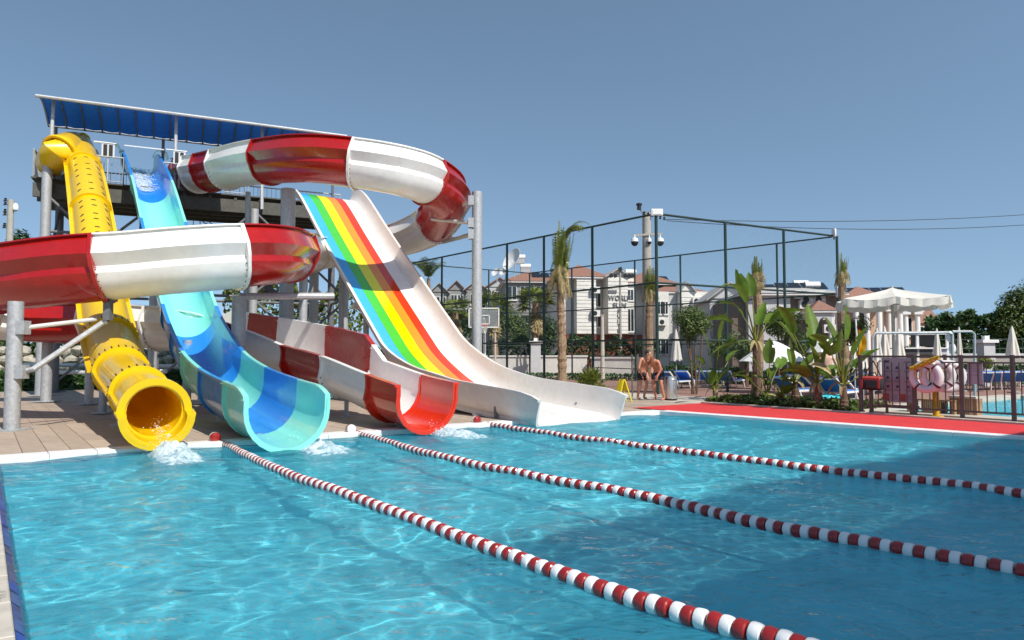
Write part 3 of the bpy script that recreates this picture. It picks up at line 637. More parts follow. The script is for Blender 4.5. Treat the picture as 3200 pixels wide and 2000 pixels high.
strips = [(.80, HW - .04, 'r_blue'), (.44, .80, 'r_green'), (.06, .44, 'r_yellow'), (-.28, .06, 'r_orange'), (-.60, -.28, 'r_red'), (-HW + .04, -.60, 'white')]
names = {'r_blue': 'blue_stripe', 'r_green': 'green_stripe', 'r_yellow': 'yellow_stripe', 'r_orange': 'orange_stripe', 'r_red': 'red_stripe', 'white': 'white_lane'}
mkk = [0] + mk[2:-1:2] + [len(cur) - 1]
istop = mk[8]                                      # the paint ends where the run-out begins
for a in range(len(mkk) - 1):
    i0, i1 = mkk[a], mkk[a + 1]
    for x0, x1, cm in strips:
        for (j0, j1, mm) in ((i0, min(i1, istop), cm), (max(i0, istop), i1, 'white')):
            if j1 <= j0: continue
            g = .004 if mm != 'white' else 0
            b = MB(); skin(b, fr[j0:j1 + 1], [(x0 + .0015, -.03), (x1 - .0015, -.03)], [(x0 + .0015, g), (x1 - .0015, g)]); b.build(names[cm] if mm == cm else 'run_out_floor', MT[mm], qs)
for a in range(len(mkk) - 1):
    i0, i1 = mkk[a], mkk[a + 1]
    for sg in (-1, 1):
        def pr(i, sg=sg, i0=i0):
            f_ = min(1, max(0, ((i + i0) / (len(fr) - 1) - .55) / .25)); f_ = f_ * f_ * (3 - 2 * f_); h = (.13 if sg > 0 else .46) * (1 - f_) + WH * f_
            inn = [(sg * (HW - .035), .003), (sg * (HW + .02), .09), (sg * (HW + .05), h * .5), (sg * (HW + .06), h - .02), (sg * (HW + .065), h), (sg * (HW + .15), h)]
            out = [(sg * (HW - .02), -.09), (sg * (HW + .06), .02), (sg * (HW + .09), h * .4), (sg * (HW + .09), h - .08), (sg * (HW + .095), h - .05), (sg * (HW + .15), h - .05)]
            return (out, inn) if sg > 0 else (out[::-1], inn[::-1])
        b = MB(); skin(b, fr[i0:i1 + 1], None, None, prof=pr); b.build('side_wall', MT['cream' if True else 'white'], qs)
b = MB(); skin(b, fr, [(-HW, -.16), (-HW * .5, -.20), (HW * .5, -.20), (HW, -.16)], [(-HW, -.035), (-HW * .5, -.034), (HW * .5, -.034), (HW, -.035)]); b.build('under_shell', MT['cream'], qs)
for a in range(1, len(mkk) - 1):
    p, S, U, T = fr[mkk[a]]
    b = MB(); b.bar(p - S * (HW + .12) - U * .2, p + S * (HW + .12) - U * .2, .12, .16, up=U); b.build('cross_rib', MT['cream'], qs)
for f_, sp in ((.30, .9), (.45, .9), (.60, .9), (.74, .9), (.86, .8)):
    p, S, U, T = fr[int(f_ * (len(fr) - 1))]
    for sg in (-1, 1):
        q = p + S * sg * sp; post(qs, q.x, q.y, p.z - .2, .09 if f_ < .7 else .05)
p, S, U, T = fr[int(.93 * (len(fr) - 1))]
for sg in (-1, 1):
    q = p + S * sg * (HW + .05); b = MB(); b.box((q.x, q.y, .19), (.08, .08, .30)); b.build('post', MT['steel_dark'], qs)
RAIN = cur
# ================================================================== tower with roof
TA = Vector((-16.6, 24.85, 0)); TD = Vector((.906, .423, 0)); TN = Vector((-.423, .906, 0)); TZ = 7.88
tw = thing('slide_tower', TA, 'steel slide tower with dark platform and long blue tarpaulin roof', 'tower')
def tp(t, n, z=0): p = TA + TD * t + TN * n; return Vector((p.x, p.y, z))
TAX = (TD, TN, Vector((0, 0, 1)))
TL = 10.6
for t in (0, 3.5, 7.0, TL):
    for n_ in (0.0, 3.0):
        p = tp(t, n_); post(tw, p.x, p.y, 7.3 if (t, n_) not in ((0, 0.0), (0, 3.0)) else 9.2, .16 if n_ == 0 else .15, 'column', mat='galv' if n_ == 0 else 'steel_dark')
for n_ in (.55, 1.4, 2.2, 3.1):
    b = MB(); b.box(tp(TL / 2, n_, TZ - .42), (TL + 1.0, .16, .5), TAX); b.build('girder', MT['beam'], tw)
for i in range(13):
    b = MB(); b.box(tp(-.2 + i * .93, 1.85, TZ - .12), (.10, 2.8, .12), TAX); b.build('joist', MT['beam'], tw)
for i in range(19):
    b = MB(); b.box(tp(TL / 2, .45 + i * .155, TZ), (TL + 1.1, .146, .05), TAX); b.build('floor_plank', MT['beam'], tw)
def brace(a, c, w=.05): b = MB(); b.cyl(a, c, w, n=8); b.build('brace', MT['steel_dark'], tw)
for t0, t1 in ((0, 3.5), (3.5, 7.0), (7.0, TL)):
    for n_ in (0.0, 3.0):
        for z0, z1 in ((.4, 3.7), (3.9, 7.2)):
            if n_ == 0.0 and z0 < 1 and t0 < 6: continue
            brace(tp(t0, n_, z0), tp(t1, n_, z1)); brace(tp(t0, n_, z1), tp(t1, n_, z0))
        for z in (3.8, 5.9): brace(tp(t0, n_, z), tp(t1, n_, z), .055)
for t in (0, 3.5, 7.0, TL):
    for z in (3.8, 5.9): brace(tp(t, 0, z), tp(t, 3, z))
    brace(tp(t, 0, 4), tp(t, 3, 7.2))
def rail(a, c, z, o, n=None, h=1.05, mat='galv', w=.018):
    b = MB(); b.cyl(a + Vector((0, 0, z + h)), c + Vector((0, 0, z + h)), .028, n=8); b.cyl(a + Vector((0, 0, z + .12)), c + Vector((0, 0, z + .12)), .02, n=6)
    L = (c - a).length; n = n or int(L / .12)
    for i in range(n + 1): q = a.lerp(c, i / n); b.cyl(q + Vector((0, 0, z + (0 if i in (0, n) else .12))), q + Vector((0, 0, z + h)), .026 if i in (0, n) else .01, n=5, r2=None)
    return b.build('railing', MT[mat], o)
for t0, t1 in ((1.45, 2.35), (3.7, 5.0), (5.9, 6.8)): rail(tp(t0, .5), tp(t1, .5), TZ, tw)
rail(tp(-.4, 3.2), tp(TL + .4, 3.2), TZ, tw, 60); rail(tp(-.5, .5), tp(-.5, 3.2), TZ, tw)
# roof: front and back rails, arched ribs, cloth bays
zf, zb_, nfr, nbk = 10.78, 10.5, .15, 2.9
def roofp(t, s_): n_ = nfr + (nbk - nfr) * s_; return tp(t, n_, zf + (zb_ - zf) * s_ + .42 * math.sin(math.pi * s_) * (1 - .25 * s_))
TL0, TL1 = -.45, TL + .05
for s_, rr in ((0, .06), (1, .045)):
    b = MB(); b.tube([roofp(TL0 + (TL1 - TL0) * i / 12, s_) for i in range(13)], rr, 8); b.build('roof_rail', MT['galv'], tw)
NB = 18
for i in range(NB + 1):
    t = TL0 + (TL1 - TL0) * i / NB; b = MB(); b.tube([roofp(t, j / 10) - Vector((0, 0, .03)) for j in range(11)], .03, 6); b.build('roof_rib', MT['galv' if i in (0, NB) else 'steel_dark'], tw)
for i in range(NB):
    t0, t1 = TL0 + (TL1 - TL0) * i / NB, TL0 + (TL1 - TL0) * (i + 1) / NB; b = MB(); b.smooth = True
    for j in range(11):
        for q in range(5):
            t = t0 + (t1 - t0) * q / 4; b.add(roofp(t, .02 + .96 * j / 10) + Vector((0, 0, .03 - .05 * math.sin(math.pi * q / 4))))
    for j in range(10):
        for q in range(4): a = j * 5 + q; b.face(a, a + 1, a + 6, a + 5)
    b.build('roof_cloth', MT['tarp'], tw)
for t in (0.0, 4.1, 7.3): 
    b = MB(); b.cyl(tp(t, .35, TZ - .5), roofp(t, .25), .075, .06, n=10); b.build('roof_post', MT['galv'], tw)
for t in (-.2, 3.6, TL): b = MB(); b.cyl(tp(t, nbk, TZ - .3), roofp(t, 1), .06, n=10); b.build('roof_post', MT['steel_dark'], tw)
# rule boards with two dark panels beside the starts
for t in (1.88, 4.25):
    b = MB(); b.box(tp(t, -.1, 9.02), (.42, .03, .5), TAX); q = b.build('notice_board', M('shaded_white_board_%d' % int(t), (.55, .57, .6), .5, var=.04), tw)  # white panel in blue-grey: its shade is put into the colour
    b = MB(); b.box(tp(t - .1, -.1, 9.29), (.72, .08, .035), TAX); b.build('board_cap', MT['plastic_w'], q)
    for s_ in (-.09, .09): b = MB(); b.box(tp(t + s_, -.13, 9.02), (.12, .03, .4), TAX); b.build('board_panel', MT['dark'], q)
    b = MB(); b.cyl(tp(t, -.05, TZ), tp(t, -.05, 8.8), .03, n=6); b.build('board_leg', MT['galv'], q)
b = MB(); b.cyl(tp(2.35, .5, 9.42), tp(3.7, .5, 9.42), .025, n=6); b.build('grab_bar', MT['plastic_w'], tw)
b = MB(); b.cyl(tp(5.0, .5, 9.35), tp(6.0, .5, 9.35), .025, n=6); b.build('grab_bar', MT['plastic_w'], tw)
# stairs behind the tower
st = thing('stair_tower', tp(6.5, 5.2), 'grey steel staircase with pale treads zigzagging up behind the tower', 'stairs')
def flight(a, c, w, n_):
    a, c = Vector(a), Vector(c); dirh = Vector((c.x - a.x, c.y - a.y, 0)).normalized(); sd_ = Vector((-dirh.y, dirh.x, 0))
    for i in range(n_):
        p = a.lerp(c, (i + .5) / n_); b = MB(); b.box(p, (.28, w, .05), (dirh, sd_, Vector((0, 0, 1)))); b.build('tread', MT['coping'], st)
    for sg in (-.5, .5):
        b = MB(); b.bar(a + sd_ * w * sg, c + sd_ * w * sg, .05, .24); b.build('stringer', MT['steel_dark'], st)
        b = MB(); b.cyl(a + sd_ * w * sg + Vector((0, 0, 1)), c + sd_ * w * sg + Vector((0, 0, 1)), .025, n=6)
        for i in range(n_ + 1): q = a.lerp(c, i / n_) + sd_ * w * sg; b.cyl(q, q + Vector((0, 0, 1)), .012, n=4)
        b.build('railing', MT['steel_dark'], st)
flight(tp(8.6, 4.0, 4.0), tp(3.2, 4.0, TZ), 1.0, 20)
flight(tp(9.4, 9.6, .1), tp(9.4, 4.6, 4.0), 1.1, 20)
b = MB(); b.box(tp(9.3, 4.2, 3.97), (1.5, 1.3, .06), TAX); b.build('landing', MT['steel_dark'], st)
for t, n_ in ((8.6, 3.6), (8.6, 4.7), (10, 3.6), (10, 4.8), (8.85, 7.2), (9.95, 7.2)):
    p = tp(t, n_); b = MB(); b.cyl((p.x, p.y, .05), (p.x, p.y, 4.9 if n_ < 6 else 2.0), .06, n=8); b.build('column', MT['steel_dark'], st)
for a, c in (((8.6, 3.6, .3), (10, 3.6, 2)), ((10, 3.6, 2), (8.6, 3.6, 3.8)), ((8.6, 4.7, .3), (10, 4.7, 2)), ((10, 4.7, 2), (8.6, 4.7, 3.8)), ((8.6, 3.6, 2), (10, 3.6, 2))):
    b = MB(); b.cyl(tp(*a), tp(*c), .035, n=6); b.build('brace', MT['steel_white'], st)
# pump pipes lying behind the deck
for i, (x0, y0, x1, y1, dpt) in enumerate(((60, 1140, 900, 1148, 31), (120, 1165, 520, 1160, 29))):
    b = MB(); b.cyl(D(x0, y0, dpt), D(x1, y1, dpt), .09, n=10); o = b.build('water_pipe', MT['steel_white']); tag(o, ['long white water pipe running behind the slide columns', 'shorter white water pipe low behind the yellow tube'][i], 'pipe')
# ================================================================== lane ropes
def smooth_ground(pts, z, step, more=()):
    cur, _ = catmull([G(x, y, z) for x, y in pts] + list(more), step / 6); out = [cur[0]]; acc = 0
    for a, c in zip(cur, cur[1:]):
        acc += (c - a).length
        if acc >= step: out.append(c); acc -= step
    return out
fl = MB(); fl.lathe([(.012, -.037), (.045, -.036), (.0545, -.028), (.058, -.012), (.058, .012), (.0545, .028), (.045, .036), (.012, .037)], (0, 0, 0), 14)
fm = {'w': fl.mesh('float', MT['float_w']), 'r': fl.mesh('float', MT['float_r'])}
ROPES = [([(690, 1380), (860, 1462), (1164, 1574), (1480, 1692), (1786, 1805), (2100, 1902), (2260, 1947), (2432, 1996), (2600, 2052), (2800, 2120)], (672, 1368), 'lane rope nearest the left, ending beside the yellow tube', 0),
         ([(1112, 1352), (1350, 1418), (1653, 1483), (2050, 1557), (2380, 1633), (2800, 1712), (3200, 1787), (3420, 1830)], (1097, 1341), 'middle lane rope, ending between the blue and the red slides', 1),
         ([(1520, 1324), (1800, 1366), (2182, 1416), (2620, 1473), (2900, 1504), (3200, 1543), (3420, 1572)], (1490, 1313), 'lane rope furthest to the right, ending in front of the rainbow slide', 2)]
for pts, anc, lab, ri in ROPES:
    e_ = G(pts[-1][0], pts[-1][1], .035); rest = 12.05 - KV(e_)[1]
    q = smooth_ground(pts, .035, .078, [e_ + VV * (rest * f) for f in (.5, 1.0)] if rest > .3 else []); a0 = G(anc[0], anc[1], .12)
    t = thing('lane_rope', (q[0].x, q[0].y, 0), 'red and white ' + lab, 'lane rope', 'floating lane ropes across the pool')
    b = MB(); b.tube([a0] + q, .008, 5); b.build('rope', MT['wire'], t)
    for i in range(1, len(q) - 1):
        p = q[i]; T = (q[i + 1] - q[i - 1]).normalized(); p = Vector((p.x, p.y, .030 + wave(p.x, p.y) * .4 + random.uniform(-.003, .003)))
        T = (T + Vector((random.uniform(-.05, .05), random.uniform(-.05, .05), random.uniform(-.06, .06)))).normalized()
        o = put('float', fm['r' if (i % 2) else 'w'], t, True); o.location = p - t.location; o.rotation_euler = T.to_track_quat('Z', 'Y').to_euler()
        o.rotation_euler.rotate_axis('Z', random.uniform(0, 3))
    b = MB(); dr = VV; ax = (UU, Vector((0, 0, 1)), dr); b.lathe([(.0, -.09), (.05, -.09), (.085, -.06), (.09, 0), (.085, .04), (.05, .07), (.0, .075)], a0, 16, ax); e = b.build('end_float', MT['float_w' if ri == 1 else 'float_r'], t)
    b = MB(); b.lathe([(.092, -.045), (.094, -.02), (.092, .0)], a0, 16, ax); b.build('end_band', MT['float_r' if ri == 1 else 'float_w'], e)
# ================================================================== splashing water at the slide ends
def splash(px, py, length, width, label, seed, h=.22, n=900):
    rnd = random.Random(seed); c = G(px, py, .0); b = MB(); b.smooth = True; N, Mm = 70, 36
    for i in range(N + 1):
        for j in range(Mm + 1):
            s_ = i / N; w = (j / Mm - .5) * 2; p = c + VV * (length * s_ - .22) + UU * (width * (.35 + .75 * s_) * w)
            f = max(0, 1 - abs(w) ** 2.2) * (1 - s_) ** .9; nz = .5 + .5 * noise.noise(Vector((p.x * 4, p.y * 4, seed))) + .5 * noise.noise(Vector((p.x * 11, p.y * 11, seed + 9)))
            e = (1 - s_) * (1 - abs(w) ** 1.5)
            b.add((p.x, p.y, wave(p.x, p.y) * 1.6 - .05 + .10 * min(1, e * 3.0) * (.85 + .9 * noise.noise(Vector((p.x * 5, p.y * 5, seed))) * (.3 + s_)) + f * h * max(0, nz) + .03 * noise.noise(Vector((p.x * 16, p.y * 16, 2)))))
    for i in range(N):
        for j in range(Mm): a = i * (Mm + 1) + j; b.face(a, a + 1, a + Mm + 2, a + Mm + 1)
    for _ in range(n):
        s_ = abs(rnd.gauss(0, .45)); w = rnd.gauss(0, .5); p = c + VV * (length * s_ * .9 - .22) + UU * (width * (.35 + .6 * s_) * w)
        r_ = rnd.uniform(.003, .011) * (1.2 - min(1, s_)); z = max(0, rnd.gauss(.03, .10)) * max(.15, 1 - s_) * (h / .2)
        b.ball((p.x, p.y, z), (r_, r_, r_ * .8), 5, 4)
    tag(b.build('splash', MT['foam']), label, 'splash', 'white splashes where the slides meet the water', kind='stuff')
splash(500, 1402, 2.4, .42, 'white splash pouring from the yellow tube', 3, .34, 4200)
splash(945, 1386, 2.0, .5, 'white splash at the foot of the blue and sea green slide', 5, .15, 2400)
splash(1368, 1352, 1.9, .45, 'white splash at the foot of the red slide', 8, .15, 2200)
splash(1790, 1318, .6, 1.05, 'long low splash along the lip of the rainbow slide', 11, .11, 2600)
# flowing water and spray at the start of the blue slide
b = MB(); rnd = random.Random(4); bf = frames(BLUE)
for i in range(1, 20):
    p, S, U, T = bf[i]
    for _ in range(120):
        a = rnd.gauss(0, .32); x = .56 * math.sin(a); y = -.56 * math.cos(a) + abs(rnd.gauss(0, .12)) * max(.1, 1 - i / 14); r_ = rnd.uniform(.01, .035)
        b.ball(p + S * x + U * y + T * rnd.uniform(0, .18), (r_, r_, r_ * .6), 5, 4)
tag(b.build('splash', MT['foam']), 'white rushing water at the top of the blue and sea green slide', 'splash', kind='stuff')
# ================================================================== fence by the red strip and what hangs on it
FK = 17.12
fe = thing('pool_fence', W(FK, 6, DZ), 'brown steel bar fence along the red strip', 'fence')
def fp(px): 
    d = ray(px, 1200); a = W(FK, 0); e = VV
    t = (a.x * e.y - a.y * e.x) / (d.x * e.y - d.y * e.x); return KV((d.x * t, d.y * t))[1]
pv = [fp(x) for x in (2690, 2722, 2857, 3005, 3166)]; pv += [pv[-1] + 1.35, pv[-1] + 2.7, pv[-1] + 4.05]
FT = 1.50
for v in pv:
    b = MB(); b.box(W(FK, v, (FT + .05) / 2), (.075, .075, FT - .05), (UU, VV, Vector((0, 0, 1)))); q = b.build('post', MT['fence'], fe)
    b = MB(); b.box(W(FK, v, .065), (.16, .16, .03), (UU, VV, Vector((0, 0, 1)))); b.build('foot_plate', MT['fence'], q)
for a, c in zip(pv, pv[1:]):
    hi = FT - .04
    for z, w in ((hi, .05), (.26, .04), (1.33, .035)):
        if z == 1.33 and a < pv[2] - .1: continue
        b = MB(); b.box(W(FK, (a + c) / 2, z), (.045, c - a - .08, w), (UU, VV, Vector((0, 0, 1)))); b.build('rail', MT['fence'], fe)
    n = max(1, int(round((c - a) / .155)))
    for i in range(1, n):
        v = a + (c - a) * i / n; b = MB(); b.box(W(FK, v, .79), (.018, .018, 1.06), (UU, VV, Vector((0, 0, 1)))); b.build('bar', MT['fence'], fe)
# rules board on its stand
vb = fp(2788); sg = thing('rules_board', W(FK + .28, vb, .1), 'tall pale rules board with rows of small pictograms behind the fence', 'sign')
AX = (VV, UU, Vector((0, 0, 1)))
def sb(x, z, w, h, mat, d=.006): b = MB(); b.box(W(FK + .28 - .016, vb + x, z), (w, d, h), AX); return b
b = MB(); b.box(W(FK + .28, vb, .90), (.72, .025, 1.06), AX); pan = b.build('panel', MT['signw'], sg)
for x, z, w, h, m_ in ((-.24, 1.34, .13, .055, 'ink'), (.24, 1.33, .16, .035, 'ink_l')): sb(x, z, w, h, m_).build('emblem', MT[m_], pan)
b = MB(); b.lathe([(.045, 0), (.045, .004)], W(FK + .262, vb - .24, 1.34), 14, (VV, Vector((0, 0, 1)), -UU)); b.build('emblem', MT['signw'], pan)
for r_, z in enumerate((1.20, .96, .75)):
    for c_, x in enumerate((-.22, 0, .24)):
        sb(x, z, .05, .045, 'ink').build('pictogram', MT['ink'], pan); sb(x, z - .03, .075, .02, 'ink').build('pictogram', MT['ink'], pan)
        sb(x, z - .085, .17, .016, 'ink_l').build('caption', MT['ink_l'], pan); sb(x, z - .112, .12, .012, 'ink_l').build('caption', MT['ink_l'], pan)
for x, w in ((-.27, .15), (.11, .15)): sb(x, .48, w, .17, 'sign_r').build('red_block', MT['sign_r'], pan)
for x in (-.1, .27):
    for z in (.53, .49, .45): sb(x, z, .14, .01, 'ink_l').build('caption', MT['ink_l'], pan)
for x in (-.28, .28): b = MB(); b.box(W(FK + .31, vb + x, .24), (.05, .05, .34), AX); b.build('leg', MT['wood'], sg)
b = MB(); b.box(W(FK + .31, vb, .27), (.92, .05, .05), AX); b.build('stretcher', MT['wood'], sg)
# small notice
vn = fp(3046); b = MB(); b.box(W(FK + .04, vn, 1.10), (.30, .012, .48), AX); nn = b.build('notice', MT['signw']); tag(nn, 'small plain grey notice tied to the fence beside the far pool', 'sign')
for z in (1.24, 1.19, 1.14, 1.06): b = MB(); b.box(W(FK + .032, vn, z), (.2, .004, .012), AX); b.build('caption', MT['ink_l'], nn)
# red sports bag hung on the second post
vg = fp(2738); bg_ = thing('sports_bag', W(FK - .16, vg, .62), 'red and black sports bag hanging from the fence by its strap', 'bag')
def pill(c, L, hh, d, mat, name, par, n=14):
    b = MB(); prof = []
    for i in range(n): a = 2 * math.pi * i / n; prof.append((d * (abs(math.cos(a)) ** .7) * math.copysign(1, math.cos(a)), hh * (abs(math.sin(a)) ** .7) * math.copysign(1, math.sin(a))))
    base = []; b.smooth = True
    for q, sc in ((-.5, .72), (-.46, .93), (-.3, 1), (0, 1.03), (.3, 1), (.46, .93), (.5, .72)): base.append([b.add(c + VV * (L * q) + UU * (x * sc) + Vector((0, 0, y * sc))) for x, y in prof])
    for r0, r1 in zip(base, base[1:]):
        for i in range(n): b.face(r0[i], r0[(i + 1) % n], r1[(i + 1) % n], r1[i])
    b.face(*base[0][::-1]); b.face(*base[-1]); return b.build(name, mat, par, True)
cb = W(FK - .17, vg, .80); pill(cb, .50, .15, .13, MT['bag_k'], 'body', bg_)
pill(cb + Vector((0, 0, .11)), .44, .075, .115, MT['bag_r'], 'lid', bg_)
for q in (-.2, .2): b = MB(); b.box(cb + VV * q - UU * .135, (.05, .01, .2), AX); b.build('trim_band', MT['bag_r'], bg_)
b = MB(); b.box(cb - UU * .135 + VV * .04 - Vector((0, 0, .02)), (.26, .012, .13), AX); b.build('pocket', MT['black'], bg_)
top = W(FK - .07, vg + .0, 1.36)
for q in (-.2, .22): b = MB(); b.tube([cb + VV * q + Vector((0, 0, .12)), cb + VV * q * .6 + Vector((0, 0, .34)), top - VV * .02], .014, 6); b.build('strap', MT['bag_k'], bg_)
b = MB(); b.tube([cb + VV * -.1 + Vector((0, 0, .17)), cb + VV * -.07 + Vector((0, 0, .27)), cb + VV * .07 + Vector((0, 0, .27)), cb + VV * .1 + Vector((0, 0, .17))], .014, 6); b.build('handle', MT['bag_k'], bg_)
# life rings on the yellow post
vr = fp(2905); yp = thing('ring_post', W(FK + .30, vr, .05), 'stout yellow post that carries the life rings', 'post')
b = MB(); b.cyl(W(FK + .3, vr, .05), W(FK + .3, vr, 1.30), .065, n=12); b.build('shaft', MT['yellow_p'], yp); b = MB(); b.box(W(FK + .3, vr, .075), (.24, .24, .05), AX); b.build('foot_plate', MT['yellow_p'], yp)
b = MB(); b.cyl(W(FK + .3, vr, 1.28), W(FK - .12, vr, 1.24), .03, n=8); b.build('hook', MT['yellow_p'], yp)
def ringo(off_v, off_u, z, tilt, label):
    o = thing('life_ring', W(FK + off_u, vr + off_v, z), label, 'life ring', 'white life rings on the yellow post')
    c = W(FK + off_u, vr + off_v, z); n1 = (-UU + VV * tilt).normalized(); a1 = Vector((0, 0, 1)); a2 = n1.cross(a1).normalized(); b = MB(); b.smooth = True; N, m_ = 30, 12; Rr, r_ = .29, .085
    for i in range(N):
        t = 2 * math.pi * i / N; dirv = a1 * math.sin(t) + a2 * math.cos(t)
        for j in range(m_): f = 2 * math.pi * j / m_; b.add(c + dirv * (Rr + r_ * math.cos(f)) + n1 * (r_ * 1.0 * math.sin(f)))
    for i in range(N):
        for j in range(m_): b.face(i * m_ + j, ((i + 1) % N) * m_ + j, ((i + 1) % N) * m_ + (j + 1) % m_, i * m_ + (j + 1) % m_)
    b.build('ring', MT['ring'], o, True)
    for t0 in (.6, 2.2, 3.75, 5.3):
        b = MB(); 
        for i in range(4):
            t = t0 + .05 * i; dirv = a1 * math.sin(t) + a2 * math.cos(t)
            for j in range(m_): f = 2 * math.pi * j / m_; b.add(c + dirv * (Rr + r_ * 1.06 * math.cos(f)) + n1 * (r_ * 1.06 * math.sin(f)))
        for i in range(3):
            for j in range(m_): b.face(i * m_ + j, (i + 1) * m_ + j, (i + 1) * m_ + (j + 1) % m_, i * m_ + (j + 1) % m_)
        b.build('band', MT['band'], o)
    return c, a1, a2, n1
c, a1, a2, n1 = ringo(-.02, -.12, 1.00, .0, 'front white life ring facing the pool, yellow rope coiled on it')
ringo(.16, -.10 + .12, 1.03, .55, 'second white life ring tucked behind the first, turned to the right'); ringo(.33, .16, 1.01, .8, 'rearmost white life ring, half hidden on the right')
rp_ = thing('rescue_rope', c + Vector((0, 0, .28)), 'yellow rescue rope bundled over the top of the life rings', 'rope')
rnd = random.Random(9)
for s_ in range(7):
    b = MB(); pts = []
    for i in range(14):
        t = i / 13; pts.append(c - VV * (.30 - .62 * t) - UU * (.10 + .03 * math.sin(s_ + 5 * t)) + Vector((0, 0, .16 + .26 * t - .0 + .035 * math.sin(s_ * 1.7 + t * 7) + .02 * s_ / 3)))
    b.tube(pts, .016, 6); b.build('strand', MT['rope_y'], rp_)
b = MB(); b.tube([c - UU * .11 - VV * .14 + Vector((0, 0, .28)), c - UU * .12 - VV * .2 + Vector((0, 0, .05)), c - UU * .12 - VV * .12 + Vector((0, 0, -.05)), c - UU * .12 - VV * .04 + Vector((0, 0, .02)), c - UU * .11 - VV * .08 + Vector((0, 0, .28))], .012, 6); b.build('loop', MT['rope_y'], rp_)
# wet floor sign, bin
w0 = G(1945, 1256); wf = thing('floor_sign', w0, 'yellow folding floor sign standing at the pool corner', 'sign')
d1 = Vector((.85, .5, 0)).normalized(); d2 = Vector((-d1.y, d1.x, 0))
for s_, nm in ((-1, 'rear_leaf'), (1, 'front_leaf')):
    b = MB(); tpz = .66; foot = w0 + d1 * (.26 * s_); 
    for e in (-.5, .5): b.bar(foot + d2 * (.26 * e), w0 + d1 * .03 * s_ + d2 * (.18 * e) + Vector((0, 0, tpz)), .035, .03)
    b.prism([(-.09, .35), (.09, .35), (.085, .66), (-.085, .66)], d2, (Vector((0, 0, 1)) - d1 * .33 * s_).normalized(), foot + d1 * 0.0, d1 * (.012 * s_)); b.build(nm, MT['sign_y'], wf)
b = MB(); b.bar(w0 - d2 * .1 + Vector((0, 0, .67)), w0 + d2 * .1 + Vector((0, 0, .67)), .07, .035); b.build('hinge', MT['sign_y'], wf)
b0 = G(2097, 1249); bn = thing('litter_bin', b0, 'stainless steel litter bin beside the red strip', 'litter bin')
b = MB(); b.lathe([(.0, .03), (.19, .03), (.195, .06), (.195, .70), (.185, .74), (.17, .75), (.16, .74), (.16, .55)], b0, 24); b.build('body', MT['stainless'], bn)
b = MB(); b.lathe([(.0, .0), (.2, .0), (.2, .035), (.18, .05)], b0, 24); b.build('base_ring', MT['black'], bn)
b = MB(); b.lathe([(.197, .62), (.202, .63), (.202, .655), (.197, .665)], b0, 24); b.build('hoop', MT['stainless'], bn)
# flag on a white staff
f0 = G(2690, 1286); fs = D(2690, 1200, f0.y + 1.6); fs.z = .05; fg = thing('warning_flag', fs, 'yellow flag with a dark red top drooping on a white staff', 'flag')
ztip = D(2678, 997, fs.y).z; tipp = Vector((fs.x - .1, fs.y, ztip)); b = MB(); b.cyl(fs, tipp, .024, n=8); b.build('staff', MT['plastic_w'], fg)
for (z0, z1, mt, nm) in ((0.0, .16, 'flag_r', 'upper_cloth'), (.16, 1.0, 'flag_y', 'lower_cloth')):
    b = MB(); b.smooth = True; ni, nj = 12, 8
    for i in range(ni + 1):
        t = z0 + (z1 - z0) * i / ni; 
        for j in range(nj + 1):
            q = j / nj; w = .06 + .20 * math.sin(min(1, t * 1.3) * 2.4) ; p = tipp.lerp(fs, .06 + .36 * t)
            b.add((p.x + w * q - .04 * t, p.y + .06 * math.sin(q * 9 + t * 3), p.z - .05 * q))
    for i in range(ni):
        for j in range(nj): a = i * (nj + 1) + j; b.face(a, a + 1, a + nj + 2, a + nj + 1)
    b.build(nm, MT[mt], fg)
# ================================================================== plants
def leafcloud(b, c, rad, n, size, rnd, shell=.35, mats=1, up=.3):
    c = Vector(c)
    for _ in range(n):
        d = Vector((rnd.gauss(0, 1), rnd.gauss(0, 1), rnd.gauss(0, 1))).normalized(); q = (shell + (1 - shell) * rnd.random() ** .6)
        bump_ = 1 + .22 * noise.noise(d * 2.3 + c); p = c + Vector((d.x * rad[0], d.y * rad[1], d.z * rad[2])) * q * bump_
        nrm = (d + Vector((rnd.uniform(-1, 1), rnd.uniform(-1, 1), rnd.uniform(-.6, 1) + up)) * .9).normalized(); t = nrm.orthogonal().normalized(); t.rotate(Matrix.Rotation(rnd.uniform(0, 6.28), 3, nrm)); s2 = nrm.cross(t)
        l = size * rnd.uniform(.6, 1.3); w = l * .45; b.cur = rnd.randrange(mats)
        i = [b.add(p - t * l * .5), b.add(p + s2 * w * .5 - nrm * .05 * l), b.add(p + t * l * .5), b.add(p - s2 * w * .5 - nrm * .05 * l)]; b.face(*i)
    b.cur = 0
